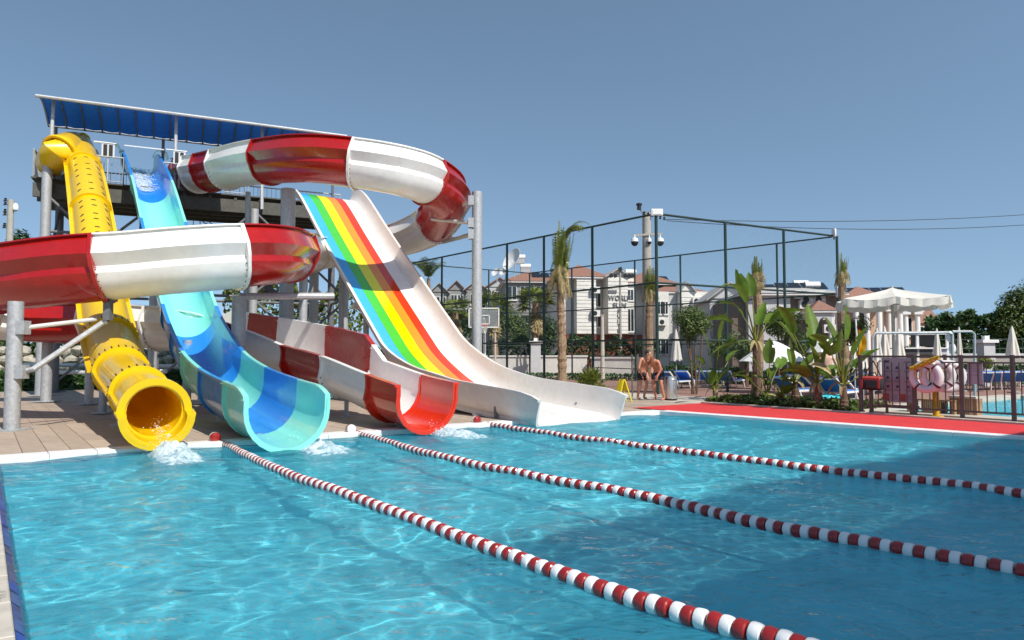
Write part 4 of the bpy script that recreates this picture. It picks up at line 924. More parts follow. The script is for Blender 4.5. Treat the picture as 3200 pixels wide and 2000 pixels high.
def bushy(name, label, cat, base, h, rad, n, size, seed, group=None, mat='leaf', trunk=True, blobs=6, stems=1, tr=.05, tmat='bark_d'):
    rnd = random.Random(seed); o = thing(name, base, label, cat, group); base = Vector(base); cz = base.z + h - rad[2]
    if trunk:
        for s_ in range(stems):
            b = MB(); e = Vector((base.x + rnd.uniform(-.5, .5) * rad[0] * (stems > 1), base.y + rnd.uniform(-.4, .4) * rad[1] * (stems > 1), cz)); st_ = base + Vector((rnd.uniform(-.1, .1), 0, 0)) * (stems > 1)
            m_ = st_.lerp(e, .5) + Vector((rnd.uniform(-.08, .08), rnd.uniform(-.08, .08), 0)); b.tube([st_, m_, e, e + Vector((rnd.uniform(-.3, .3) * rad[0], 0, rad[2] * .5))], [tr, tr * .8, tr * .6, tr * .2], 7); b.build('trunk', MT[tmat], o)
    b = MB(); per = n // blobs
    for q in range(blobs):
        a = rnd.uniform(0, 6.28); rr = rnd.uniform(0, .55); cc = Vector((base.x + rad[0] * rr * math.cos(a), base.y + rad[1] * rr * math.sin(a), cz + rad[2] * rnd.uniform(-.45, .5)))
        f = rnd.uniform(.5, .72) if blobs > 1 else 1; leafcloud(b, cc, (rad[0] * f, rad[1] * f, rad[2] * f), per, size, rnd)
    b.build('crown', MT[mat], o); return o
def frond(b, p, d0, L, droop, wid, n, rnd, leaflets=True, mat=0):
    p = Vector(p); d = Vector(d0).normalized(); pts = [p]; seg = L / n
    for i in range(n): d = (d + Vector((0, 0, -droop * (i + 1) / n))).normalized(); p = p + d * seg; pts.append(p)
    b.cur = mat
    for i in range(n):
        a, c = pts[i], pts[i + 1]; T = (c - a).normalized(); S = T.cross(Vector((0, 0, 1)));  S = S.normalized() if S.length > 1e-3 else Vector((1, 0, 0)); U = S.cross(T)
        b.face(b.add(a - S * .015), b.add(a + S * .015), b.add(c + S * .012), b.add(c - S * .012))
        if leaflets and i > 0:
            for q in (0, .5):
                f = (i + q) / n; w = wid * math.sin(math.pi * min(.98, .12 + f * .86)) ** .7; o_ = a.lerp(c, q)
                for sg in (-1, 1):
                    e = o_ + (S * sg * .8 + T * .55 - U * rnd.uniform(.15, .55)).normalized() * w * rnd.uniform(.8, 1.1); hw = seg * .16
                    b.face(b.add(o_ - T * hw), b.add(o_ + T * hw), b.add(e))
    b.cur = 0; return pts
def trunk_tube(b, pts, r0, r1, rnd, n=9, ringy=.08, sub=22):
    cur, _ = catmull(pts, (Vector(pts[-1]) - Vector(pts[0])).length / sub); m = len(cur)
    b.tube(cur, [(r0 + (r1 - r0) * i / m) * (1 + ringy * rnd.uniform(-1, 1)) for i in range(m)], n)
def fan_frond(b, p, d0, L, rnd, mat=0, blades=11, r=.8):
    p = Vector(p); d = Vector(d0).normalized(); q = p + d * L; b.cur = mat; S = d.cross(Vector((0, 0, 1))); S = S.normalized() if S.length > 1e-3 else Vector((1, 0, 0)); U = S.cross(d)
    b.face(b.add(p - S * .02), b.add(p + S * .02), b.add(q + S * .015), b.add(q - S * .015))
    for i in range(blades):
        a = -1.9 + 3.8 * i / (blades - 1); e = q + (d * math.cos(a) + S * math.sin(a) - Vector((0, 0, .28 + .2 * rnd.random()))).normalized() * r * (1 - .25 * abs(a) / 1.9) * rnd.uniform(.85, 1.1); t = (e - q).normalized().cross(U).normalized() * r * .09
        mid = q.lerp(e, .55); b.face(b.add(q), b.add(mid - t), b.add(e), b.add(mid + t))
    b.cur = 0
PALMM = ['palm', 'palm_y', 'straw']
def fan_palm(base, h, label, seed, r=.8, skirt=True):
    rnd = random.Random(seed); o = thing('fan_palm', base, label, 'palm tree', 'fan palms behind the court'); base = Vector(base); top = base + Vector((rnd.uniform(-.2, .2), 0, h))
    b = MB(); trunk_tube(b, [base, base.lerp(top, .5) + Vector((rnd.uniform(-.1, .1), 0, 0)), top], .24, .2, rnd); b.build('trunk', MT['bark'], o)
    b = MB()
    for i in range(30):
        a = rnd.uniform(0, 6.28); e = rnd.uniform(-.25, 1.1); fan_frond(b, top, (math.cos(a) * math.cos(e), math.sin(a) * math.cos(e), math.sin(e)), r * rnd.uniform(.8, 1.15), rnd, rnd.choice((0, 0, 1)), r=r)
    b.build('crown', [MT['palm'], MT['palm_y']], o)
    if skirt:
        b = MB()
        for i in range(26):
            a = rnd.uniform(0, 6.28); fan_frond(b, top - Vector((0, 0, rnd.uniform(.1, 1.2))), (math.cos(a) * .5, math.sin(a) * .5, -1), .5, rnd, 0, 7, r * .8)
        b.build('dead_fronds', MT['straw'], o)
def tied_palm(base, htrunk, hb, r0, r1, label, seed, tip=(0, 0), green=True, w=.4):
    rnd = random.Random(seed); base = Vector(base); o = thing('date_palm', base, label, 'palm tree'); top = base + Vector((rnd.uniform(-.12, .12), 0, htrunk))
    b = MB(); trunk_tube(b, [base, base.lerp(top, .35) + Vector((rnd.uniform(-.06, .06), 0, 0)), base.lerp(top, .7) + Vector((rnd.uniform(-.06, .06), 0, 0)), top], r0, r1, rnd, 10, .16, 40); b.build('trunk', MT['bark'], o)
    b = MB()
    for i in range(26):                            # fronds tied upright into a sheaf
        a = rnd.uniform(0, 6.28); p = top + Vector((math.cos(a), math.sin(a), 0)) * r1 * .8 - Vector((0, 0, rnd.uniform(0, htrunk * .10))); sp = rnd.uniform(.02, .16)
        pts = frond(b, p, (math.cos(a) * sp + tip[0] * .06, math.sin(a) * sp, 1), hb * rnd.uniform(.6, 1.0), 0.0, w * .45, 10, rnd, mat=rnd.choice((0, 1, 1)))
    if tip[0]:
        for i in range(9): frond(b, top + Vector((rnd.uniform(-.1, .1), rnd.uniform(-.1, .1), hb * .45)), (tip[0] * .25, rnd.uniform(-.1, .1), 1), hb * rnd.uniform(.6, .85), .42, w * .6, 12, rnd, mat=1)
    b.build('crown', [MT['palm'], MT['palm_y']], o)
    b = MB()
    for i in range(30): a = rnd.uniform(0, 6.28); q = rnd.uniform(0, .45); frond(b, top + Vector((math.cos(a) * r1, math.sin(a) * r1, hb * (.35 - q) )), (math.cos(a) * .35, math.sin(a) * .35, -.2), hb * rnd.uniform(.25, .45), .9, .22, 6, rnd)
    b.build('dry_fronds', MT['straw'], o); return o
def gp(px, py, dep=None, z=.05):
    if dep: p = D(px, py, dep); return Vector((p.x, p.y, z))
    return G(px, py, z)
def hgt(px, py, dep): return D(px, py, dep).z
# tall palms
p = gp(1757, 1182, 27); tied_palm(p, hgt(1750, 870, 27) - .05, 2.35, .20, .13, 'tall palm with a yellow green sheaf of fronds curling over at the tip', 21, (1.0, 0), w=.55)
p = gp(2028, 1100, 43); tied_palm(p, hgt(2028, 925, 43), 1.9, .24, .21, 'palm with a smooth brown trunk in front of the concrete pole', 22, w=.9)
p = gp(2362, 1230, 22); tied_palm(p, hgt(2362, 880, 22), .85, .19, .11, 'bare trunked palm with a short tied up top beside the court', 23, w=.25)
p = gp(2636, 1190, 27); tied_palm(p, hgt(2636, 870, 27), 1.0, .19, .12, 'thin palm with a ragged top behind the court corner', 24, w=.22)
fan_palm(gp(1432, 1100, 47), 4.3, 'fan palm left of the basketball hoop, partly behind the grey column', 31, .8)
fan_palm(gp(1552, 1100, 47), 4.6, 'fan palm just right of the basketball hoop', 32, .85)
fan_palm(gp(1672, 1100, 47), 4.9, 'fan palm close to the tall tied palm', 33, .9)
rnd = random.Random(40); fpb = gp(1338, 1100, 56); fo = thing('feather_palm', fpb, 'loose feathery palm showing above the rainbow slide', 'palm tree'); ft = hgt(1338, 870, 56)
b = MB(); trunk_tube(b, [fpb, Vector((fpb.x, fpb.y, ft))], .22, .14, rnd); b.build('trunk', MT['bark'], fo); b = MB()
for i in range(22): a = rnd.uniform(0, 6.28); frond(b, (fpb.x, fpb.y, ft), (math.cos(a) * .55, math.sin(a) * .55, 1.2), rnd.uniform(1.8, 2.7), .28, .6, 12, rnd)
b.build('crown', MT['palm'], fo)
# spiky palm by the low wall
rnd = random.Random(41); sp0 = gp(1840, 1190, 26); so = thing('spiky_palm', sp0, 'low spiky palm growing at the foot of the court fence', 'palm'); b = MB()
for i in range(46): a = rnd.uniform(0, 6.28); e = rnd.uniform(.05, 1.35); fan_frond(b, sp0 + Vector((0, 0, .25)), (math.cos(a) * math.cos(e), math.sin(a) * math.cos(e), math.sin(e)), rnd.uniform(.35, .65), rnd, rnd.choice((0, 0, 1)), 9, .34)
b.build('crown', [MT['palm'], MT['palm_y']], so); b = MB(); b.cyl(sp0, sp0 + Vector((0, 0, .35)), .12, .1); b.build('trunk', MT['bark_d'], so)
# round clipped trees
bushy('clipped_tree', 'largest round clipped tree with several bare stems, left of the broad leaved plants', 'tree', gp(2168, 1200, 26), hgt(2168, 962, 26) , (.82, .8, .68), 5200, .10, 51, 'round clipped trees', stems=4, tr=.04)
bushy('clipped_tree', 'wide clipped tree in the middle behind the white parasol', 'tree', gp(2432, 1190, 29), hgt(2432, 968, 29), (1.0, .9, .66), 5200, .11, 52, 'round clipped trees', stems=3, tr=.05)
bushy('clipped_tree', 'small loose clipped tree beside the yellow flag', 'tree', gp(2672, 1200, 24), hgt(2672, 992, 24), (.62, .6, .55), 2600, .09, 53, 'round clipped trees', stems=2, tr=.035)
# broad leaved strelitzia and banana plants in the bed
def blade(b, p, d0, L, wd, droop, rnd, fold=.35):
    d = Vector(d0).normalized(); p = Vector(p); n = 10; prev = None; side = d.cross(Vector((0, 0, 1))); side = side.normalized() if side.length > .05 else Vector((1, 0, 0)); tw = rnd.uniform(-.9, .9)
    for i in range(n + 1):
        t = i / n; w = wd * (math.sin(math.pi * min(1, .08 + .92 * t) ** .8) ** .75 if t < 1 else .02) * (1 + .06 * rnd.uniform(-1, 1)); U = side.cross(d).normalized(); S = side * math.cos(tw) + U * math.sin(tw); N = S.cross(d)
        row = [b.add(p - S * w + N * (w * fold)), b.add(p - S * w * .5 + N * (w * fold * .35)), b.add(p), b.add(p + S * w * .5 + N * (w * fold * .35)), b.add(p + S * w + N * (w * fold))]
        if prev:
            for q in range(4):
                if rnd.random() < .05 and q in (0, 3): continue
                b.face(prev[q], prev[q + 1], row[q + 1], row[q])
        prev = row; p = p + d * (L / n); d = (d + Vector((0, 0, -droop / n))).normalized()
def strel(px, py, leaves, label, seed, trunk=0, tw=.1, cat='plant', extra=6):
    rnd = random.Random(seed); p0 = G(px, py, .09); o = thing('broad_leaved_plant', p0, label, cat, 'broad leaved plants in the bed'); c = p0 + Vector((0, 0, trunk))
    if trunk: b = MB(); trunk_tube(b, [p0, p0.lerp(c, .5) + Vector((.02, 0, 0)), c], tw, tw * .75, rnd, 9, .14, 18); b.build('trunk', MT['bark_d'], o)
    for (tx, ty, L, wd, dr) in leaves:             # each leaf: where its blade starts (picture), length, width, droop
        q = D(tx, ty, p0.y + rnd.uniform(-.5, .5)); b = MB(); m_ = c.lerp(q, .5) + Vector((0, 0, .08)); b.tube([c, m_, q], [.028, .02, .012], 5); st_ = b.build('leaf_stalk', MT['palm_y'], o)
        b = MB(); b.smooth = True; d = (q - m_).normalized(); d = (d + Vector((rnd.uniform(-.1, .1), rnd.uniform(-.3, .3), .0))).normalized(); blade(b, q, d, L, wd, dr, rnd); b.build('leaf_blade', MT['banana'], o)
    for i in range(extra):                         # younger leaves filling the clump
        a = rnd.uniform(0, 6.28); e = rnd.uniform(.5, 1.25); d = Vector((math.cos(a) * math.cos(e), math.sin(a) * math.cos(e) * .8, math.sin(e))); L0 = rnd.uniform(.25, .75) * (1.3 if trunk > 1 else 1); q = c + d * L0
        b = MB(); b.tube([c, c + d * L0 * .5, q], [.024, .018, .01], 5); b.build('leaf_stalk', MT['palm_y'], o)
        b = MB(); b.smooth = True; blade(b, q, d, rnd.uniform(.5, .95), rnd.uniform(.11, .19), rnd.uniform(.5, 1.8), rnd); b.build('leaf_blade', MT['banana' if rnd.random() < .85 else 'straw'], o)
    for i in range(4):
        a = rnd.uniform(0, 6.28); b = MB(); b.smooth = True; blade(b, c + Vector((0, 0, .05)), (math.cos(a), math.sin(a), .3), rnd.uniform(.4, .7), .05, 3.0, rnd); b.build('dry_leaf', MT['straw'], o)
    return p0
S_ = strel
S_(2232, 1246, [(2215, 1090, .75, .13, 1.0), (2250, 1060, .9, .17, .6), (2262, 1105, .7, .18, 1.2), (2200, 1140, .6, .1, 1.3), (2275, 1130, .75, .16, 1.0)], 'dark broad leaved plant at the left end of the bed', 61, .25, .07)
S_(2366, 1257, [(2330, 945, 1.15, .19, 1.9), (2325, 930, .9, .2, .8), (2350, 925, .75, .17, 1.0), (2300, 1070, 1.1, .16, .4), (2410, 1010, 1.0, .17, 1.1), (2320, 985, .95, .17, 1.6), (2290, 1010, .9, .15, 1.2)], 'tallest broad leaved plant with a thick brown trunk', 62, 1.75, .14, extra=3)
S_(2398, 1262, [(2430, 1150, .7, .16, .7), (2405, 1135, .75, .18, .2), (2375, 1160, .55, .13, 1.0)], 'upright broad leaved plant right of the thick brown trunk', 63, .2, .06, extra=2)
S_(2440, 1266, [(2470, 1195, .65, .1, 1.1), (2420, 1200, .6, .09, 1.2), (2450, 1190, .55, .1, .6)], 'low fan of leaves between the taller plants', 64, .2, .07, extra=2)
S_(2484, 1268, [(2520, 1170, .5, .08, .9), (2460, 1175, .5, .08, .9), (2490, 1165, .5, .08, .5), (2505, 1165, .55, .08, .6)], 'short plant with stiff stalks left of the yellow green leaf', 65, .62, .12, extra=4)
S_(2556, 1278, [(2540, 1060, 1.0, .2, -.15), (2490, 1085, 1.0, .2, .9), (2575, 1120, .8, .2, 1.2), (2550, 1145, .75, .17, 1.1), (2480, 1040, .95, .15, 1.3), (2540, 1085, .6, .14, -.2)], 'plant with one bright yellow green leaf standing straight up', 66, .62, .12)
S_(2636, 1283, [(2610, 1090, .95, .22, .6), (2640, 1060, .9, .2, .3), (2625, 1100, .8, .19, 1.4), (2665, 1110, .8, .13, .4), (2600, 1110, .75, .2, 1.3), (2660, 1150, .6, .13, .9)], 'broad leaved plant nearest the fence, thin dark stalks', 67, .62, .11)
# ground cover and low hedges
def cover(name, quads, n, h, size, label, cat, seed, mat):
    rnd = random.Random(seed); b = MB()
    for _ in range(n):
        a, c, d_, e = rnd.choice(quads); s_, t = rnd.random(), rnd.random(); p = a.lerp(c, s_).lerp(d_.lerp(e, s_), t); z = h * rnd.random() * (.5 + .5 * noise.noise(Vector((p.x, p.y, 0)) * 1.2) + .3)
        leafcloud(b, p + Vector((0, 0, max(.01, z))), (.05, .05, .04), 1, size, rnd)
    return tag(b.build(name, MT[mat]), label, cat, kind='stuff')
cover('ground_cover', [(W(17.05, -1.2, .09), W(17.05, 3.2, .09), W(19.2, -1.2, .09), W(19.2, 3.2, .09))], 4200, .22, .16, 'low green ground cover filling the planting bed', 'ground cover', 71, 'leaf')
def hedge(name, a, c, w, h, n, size, label, cat, seed, mat='hedge', wob=.25):
    rnd = random.Random(seed); b = MB(); a, c = Vector(a), Vector(c); T = (c - a).normalized(); S = Vector((-T.y, T.x, 0)); L = (c - a).length
    for _ in range(n):
        s_ = rnd.random(); hh = h * (1 + wob * noise.noise(Vector((s_ * L * .5, seed, 0))) + .5 * wob * noise.noise(Vector((s_ * L * 1.7, seed, 5)))); f = rnd.random(); q = rnd.choice((0, 0, 1))
        z = hh * (1 - .12 * rnd.random()) if q else hh * f; y = (rnd.uniform(-.5, .5) if q else rnd.choice((-.5, -.5, .5)) * rnd.uniform(.75, 1)) * w
        p = a + T * (s_ * L) + S * y + Vector((0, 0, z)); leafcloud(b, p, (.08, .08, .08), 1, size, rnd)
    return tag(b.build(name, MT[mat]), label, cat, kind='stuff')
hedge('hedge', gp(-350, 1250, 27), gp(640, 1250, 33), .9, .75, 9000, .2, 'low dark hedge behind the slide deck on the left', 'hedge', 81)
hedge('shrubs', gp(-250, 1250, 38), gp(700, 1250, 42), 2.2, 2.6, 9000, .34, 'dark mixed shrubs behind the slide tower on the left', 'shrubs', 82, 'leaf_d', .7)
hedge('shrubs', gp(700, 1250, 42), gp(1130, 1250, 44), 2.0, 5.4, 7000, .36, 'tall yellow green shrubs seen between the tower columns', 'shrubs', 83, 'palm', .5)
hedge('hedge', gp(1150, 1150, 50), gp(2060, 1150, 47), 1.2, 2.3, 9000, .3, 'dark hedge along the street beyond the court', 'hedge', 84, 'leaf_d', .5)
hedge('hedge', gp(2900, 1100, 44), gp(3500, 1100, 40), 4.0, 3.9, 16000, .36, 'tall dense green hedge at the far right', 'hedge', 85, 'hedge', .35)
hedge('hedge', gp(2930, 1100, 34), gp(3500, 1100, 31), .8, .95, 5000, .16, 'low clipped hedge in front of the perimeter wall', 'hedge', 86, 'hedge', .15)
hedge('shrubs', gp(2050, 1150, 36), gp(2700, 1150, 34), 1.0, .75, 6000, .22, 'dark shrubs behind the blue sun loungers', 'shrubs', 87, 'leaf_d', .5)
hedge('lawn_edge', gp(1450, 1180, 43), gp(2010, 1180, 40), 1.2, .35, 3500, .16, 'low green planting at the foot of the white wall', 'ground cover', 88, 'hedge', .4)
bushy('dense_tree', 'large green tree at the right edge above the hedge', 'tree', gp(3185, 1100, 41), hgt(3185, 893, 41), (1.55, 1.5, 2.0), 9000, .2, 91, None, 'leaf', blobs=12, tr=.2)
bushy('dense_tree', 'dark tree far left beyond the utility pole', 'tree', gp(45, 1150, 46), hgt(45, 718, 46), (1.3, 1.3, 2.6), 6000, .26, 92, None, 'leaf_d', blobs=9, tr=.2)
bushy('dense_tree', 'small dark tree at the left edge below the utility pole', 'tree', gp(10, 1150, 40), hgt(10, 770, 40) - 1, (1.6, 1.6, 2.0), 5000, .26, 93, None, 'leaf_d', blobs=8, tr=.2)
bushy('yellow_shrub', 'round yellow green shrub in front of the far wall pillar', 'shrub', gp(3085, 1130, 30), 1.45, (.45, .45, .32), 1200, .1, 94, None, 'palm_y', trunk=False, blobs=4)
bushy('conifer', 'dark bushy conifer beside the red roofed house', 'tree', gp(2960, 1100, 66), hgt(2960, 985, 66), (1.6, 1.5, 1.3), 2600, .3, 95, None, 'leaf_d', blobs=7, tr=.2)
bushy('potted_shrub', 'small round shrub beside the dark poolside bar', 'shrub', gp(2838, 1100, 33), 2.05, (.42, .4, .42), 1300, .12, 96, None, 'hedge', trunk=False, blobs=4)
for px, py, dep, rx, rz_, n_, lab, sd_, mt in ((1372, 935, 53, 1.5, 1.7, 3200, 'full green tree between the rainbow slide and the grey column', 101, 'leaf'), (1478, 950, 54, 1.6, 1.8, 3200, 'full green tree behind the basketball backboard', 102, 'leaf_d'), (1612, 940, 53, 1.6, 1.9, 3400, 'full green tree between the two right hand fan palms', 103, 'leaf'), (1712, 985, 51, 1.2, 1.4, 2400, 'small green tree left of the tall tied palm', 104, 'leaf_d'), (2262, 1020, 33, .9, .8, 2600, 'rounded green shrub before the grey house balcony', 105, 'leaf'), (2330, 1050, 32, .8, .7, 2200, 'rounded green shrub left of the thick brown trunk', 106, 'leaf'), (2505, 1045, 33, .8, .75, 2400, 'rounded green shrub before the arched porch', 107, 'leaf')):
    bushy('garden_tree', lab, 'tree', gp(px, 1150, dep), hgt(px, py, dep), (rx, rx, rz_), n_, .2 if dep > 40 else .13, sd_, None, mt, blobs=8, tr=.12)
# hills on the right horizon
b = MB(); pts = []
for i in range(61):
    px = 2500 + 900 * i / 60; hh = 9 + 5 * noise.noise(Vector((i * .16, 0, 4))) + 5 * noise.noise(Vector((i * .6, 2, 4))) + (9 - abs(i - 34) * .25); g = gp(px, 1100, 620); pts.append((g, max(4, hh)))
for (a, ha), (c, hc) in zip(pts, pts[1:]):
    back = Vector((0, 150, 0)); b.quad(a, c, c + Vector((0, 60, hc)), a + Vector((0, 60, ha))); b.quad(a + Vector((0, 60, ha)), c + Vector((0, 60, hc)), c + back, a + back)
tag(b.build('hills', MT['distant']), kind='structure')
# ================================================================== sports court behind its tall fence
ct = thing('court_fence', gp(2050, 1200, 26), 'tall dark green cage fence around the sports court', 'fence')
CT = D(2050, 672, 26).z
def ctop(px, py): d = ray(px, py); t = (CT - CAM_H) / d.z; p = Vector((0, 0, CAM_H)) + d * t; return Vector((p.x, p.y, .05))
def netmat():
    m = bpy.data.materials.new('green_net'); m.use_nodes = True; n = m.node_tree; bs = n.nodes['Principled BSDF']; bs.inputs['Base Color'].default_value = (.02, .06, .055, 1); bs.inputs['Roughness'].default_value = .8
    tc = n.nodes.new('ShaderNodeTexCoord'); br = n.nodes.new('ShaderNodeTexBrick'); br.offset = 0; br.inputs['Scale'].default_value = 1; br.inputs['Brick Width'].default_value = .05; br.inputs['Row Height'].default_value = .05; br.inputs['Mortar Size'].default_value = .0009
    br.inputs['Color1'].default_value = br.inputs['Color2'].default_value = (0, 0, 0, 1); br.inputs['Mortar'].default_value = (1, 1, 1, 1); n.links.new(tc.outputs['UV'], br.inputs['Vector'])
    n.links.new(br.outputs[0], bs.inputs['Alpha']); return m
NET = netmat()
def netpanel(a, c, z0, z1, par):
    me = bpy.data.meshes.new('net'); me.from_pydata([tuple(a + Vector((0, 0, z0))), tuple(c + Vector((0, 0, z0))), tuple(c + Vector((0, 0, z1))), tuple(a + Vector((0, 0, z1)))], [], [(0, 1, 2, 3)])
    uv = me.uv_layers.new(); L = (c - a).length
    for i, q in enumerate(((0, 0), (L, 0), (L, z1 - z0), (0, z1 - z0))): uv.data[i].uv = q
    me.materials.append(NET); put('net', me, par)
C1, C2 = ctop(2050, 672), ctop(2615, 742); BK1, BK2 = ctop(1282, 826), ctop(1655, 856)
walls = [(C1, BK1, [ctop(1870, 715), ctop(1720, 745), ctop(1590, 766), ctop(1380, 806)], .055), (C1, C2, [ctop(2260, 700), ctop(2445, 722)], .06), (C2, BK2, [ctop(2430, 765), ctop(2125, 800), ctop(1990, 818), ctop(1800, 842)], .05), (BK1, BK2, [ctop(1382, 834), ctop(1526, 846)], .045)]
for a, c, mids, r_ in walls:
    e = (c - a).normalized(); L = (c - a).length; ts = sorted([0] + [max(.5, min(L - .5, (m_ - a).dot(e))) for m_ in mids] + [L])
    for z in (CT, CT * .615, CT * .30):
        b = MB(); b.cyl(a + Vector((0, 0, z)), c + Vector((0, 0, z)), r_ * .75, n=6); b.build('rail', MT['green_steel'], ct)
    for t in ts[(0 if a is C1 else 1):]:
        p = a + e * t; b = MB(); b.cyl(p, p + Vector((0, 0, CT)), r_, n=8); b.build('post', MT['green_steel'], ct)
    for t0, t1 in zip(ts, ts[1:]): netpanel(a + e * t0, a + e * t1, .1, CT, ct)
# lamp box and little floodlight on the corner posts
for (px, py, dep, sz, nm, lab) in ((2052, 664, 26, (.42, .22, .24), 'floodlight', 'white floodlight box on the near corner of the court fence'), (2622, 912, 30.6, (.22, .2, .46), 'lamp_box', 'white box hung on the right corner post of the court fence'), (2606, 728, 30.8, (.08, .3, .34), 'floodlight', 'small white floodlight on top of the right corner post of the court fence')):
    o = thing(nm, D(px, py, dep), lab, 'lamp'); b = MB(); c = D(px, py, dep); b.box(c, sz); b.build('housing', MT['plastic_w'], o); b = MB(); b.box(c - Vector((0, sz[1] / 2 + .01, 0)), (sz[0] * .8, .02, sz[2] * .7)); b.build('lens', MT['trimw'], o); b = MB(); b.cyl(c - Vector((0, 0, sz[2] / 2)), c - Vector((0, 0, sz[2] / 2 + .12)), .03, n=6); b.build('bracket', MT['green_steel'], o)
# basketball stand
hb = gp(1512, 1150, 37); bo = thing('basketball_stand', hb, 'basketball backboard with hoop and net on a white post', 'basketball hoop'); bx, by = hb.x, hb.y; zc = D(1508, 993, 37).z
b = MB(); b.box((bx, by, zc), (1.55, .03, 1.0)); b.build('backboard', M('clear_board', (.45, .5, .52), .15, alpha=.25), bo)
for (x, z, w, h) in ((0, .5, 1.6, .06), (0, -.5, 1.6, .06), (-.78, 0, .06, 1.0), (.78, 0, .06, 1.0), (0, .12, .6, .05), (0, -.33, .6, .05), (-.28, -.1, .05, .45), (.28, -.1, .05, .45)): b = MB(); b.box((bx + x, by - .03, zc + z), (w, .03, h)); b.build('board_frame', MT['trimw'], bo)
b = MB(); pts = [(bx + .225 * math.cos(a), by - .3 + .225 * math.sin(a), zc - .4) for a in [i * math.pi / 8 for i in range(17)]]; b.tube(pts, .018, 6); b.build('hoop', MT['orange_red'], bo)
b = MB()
for i in range(10): a = i * math.pi / 5; b.cyl((bx + .22 * math.cos(a), by - .3 + .22 * math.sin(a), zc - .4), (bx + .13 * math.cos(a + .5), by - .3 + .13 * math.sin(a + .5), zc - .82), .01, n=4)
b.build('hoop_net', MT['trimw'], bo); b = MB(); b.tube([(bx, by + 1.0, .05), (bx, by + 1.0, zc - .6), (bx, by + .05, zc)], .07, 8); b.build('stand', MT['trimw'], bo)
# thin gate posts and low bar fence in front of the court
gf = thing('garden_gate', gp(1994, 1242), 'thin dark bar gate beside the two people', 'gate')
for i, (px, py) in enumerate(((1976, 1240), (1994, 1242))):
    p = G(px, py); b = MB(); b.box(p + Vector((0, 0, .72)), (.06 if i else .045, .06, 1.45)); b.build('post', MT['fence'], gf)
a, c = G(1994, 1242), gp(1860, 1190, 28)
for z in (1.4, .95): b = MB(); b.cyl(a + Vector((0, 0, z)), c + Vector((0, 0, z)), .018, n=6); b.build('rail', MT['green_steel'], gf)
# ================================================================== walls
def wallpiece(name, a, c, h, th, mat, label, cap=True, panels=True):
    o = thing(name, a, label, 'wall'); T = (c - a).normalized(); S = Vector((-T.y, T.x, 0)); L = (c - a).length; ax = (T, S, Vector((0, 0, 1))); n = max(1, int(L / 2.6))
    for i in range(n):
        p = a + T * (L * (i + .5) / n); b = MB(); b.box(p + Vector((0, 0, h / 2)), (L / n - .02, th, h), ax); b.build('wall_panel', mat, o)
    if cap: b = MB(); b.box((a + c) / 2 + Vector((0, 0, h + .05)), (L + .1, th + .14, .1), ax); b.build('coping', MT['trimw'], o)
    return o, ax
wallpiece('garden_wall', gp(1395, 1150, 47), gp(1835, 1150, 45.5), 1.32, .25, MT['plaster_w'], 'low white garden wall left of the grey pillar')
wallpiece('garden_wall', gp(1850, 1150, 45), gp(2015, 1150, 43.5), 1.22, .25, MT['plaster_w'], 'low white garden wall right of the spiky palm')
def pillar(px, py, dep, w, label):
    p = gp(px, 1150, dep); zt = D(px, py, dep).z; o = thing('gate_pillar', p, label, 'pillar'); b = MB(); b.box(p + Vector((0, 0, zt / 2)), (w, w, zt)); b.build('shaft', MT['plaster_g'], o); b = MB(); b.box(p + Vector((0, 0, zt + .06)), (w + .22, w + .22, .14)); b.build('cap', MT['trimw'], o); b = MB(); b.box(p + Vector((0, 0, zt + .22)), (.22, .22, .2)); b.build('lamp', MT['plastic_w'], o)
pillar(1674, 1075, 44.5, .62, 'grey pillar with white cap in the low garden wall'); pillar(3083, 1074, 33, .52, 'grey pillar with white cap and lamp by the far hedge')
wallpiece('perimeter_wall', gp(2930, 1150, 35), gp(3500, 1150, 32.5), 1.42, .3, MT['coping'], 'pale perimeter wall beyond the far pool')
wr = thing('wall_railing', gp(3080, 1100, 34.9), 'dark iron railing on the perimeter wall in front of the far hedge', 'railing'); a, c = gp(2940, 1150, 35), gp(3500, 1150, 32.5)
for z in (2.2, 1.75): b = MB(); b.cyl(a + Vector((0, 0, z)), c + Vector((0, 0, z)), .025, n=5); b.build('rail', MT['green_steel'], wr)
for i in range(24): p = a.lerp(c, i / 23); b = MB(); b.cyl(p + Vector((0, 0, 1.4)), p + Vector((0, 0, 2.25)), .02, n=5); b.build('bar', MT['green_steel'], wr)
# dry stone wall behind the slide deck
ws = thing('stone_wall', gp(200, 1200, 35.5), 'rough pale stone wall glimpsed behind the slide columns', 'wall'); rnd = random.Random(3); sm_ = []
for q in range(5):
    b = MB(); n_ = len(b.v); b.ball((0, 0, 0), 1, 8, 5); b.v = [tuple(Vector(p) * (1 + .3 * noise.noise(Vector(p) * 1.4 + Vector((q * 7, 0, 0))))) for p in b.v]; sm_.append(b.mesh('stone', MT['stone']))
a, c = gp(-150, 1200, 34.5), gp(1150, 1200, 38)
for row in range(4):
    for i in range(34):
        p = a.lerp(c, (i + .5 * (row % 2) + rnd.uniform(-.2, .2)) / 34); o = put('stone', rnd.choice(sm_), ws, True); o.location = p + Vector((0, rnd.uniform(-.1, .1), .28 + row * .46)) - ws.location; o.scale = (rnd.uniform(.3, .46), .3, rnd.uniform(.2, .29)); o.rotation_euler = (0, rnd.uniform(-.2, .2), rnd.uniform(0, 3))
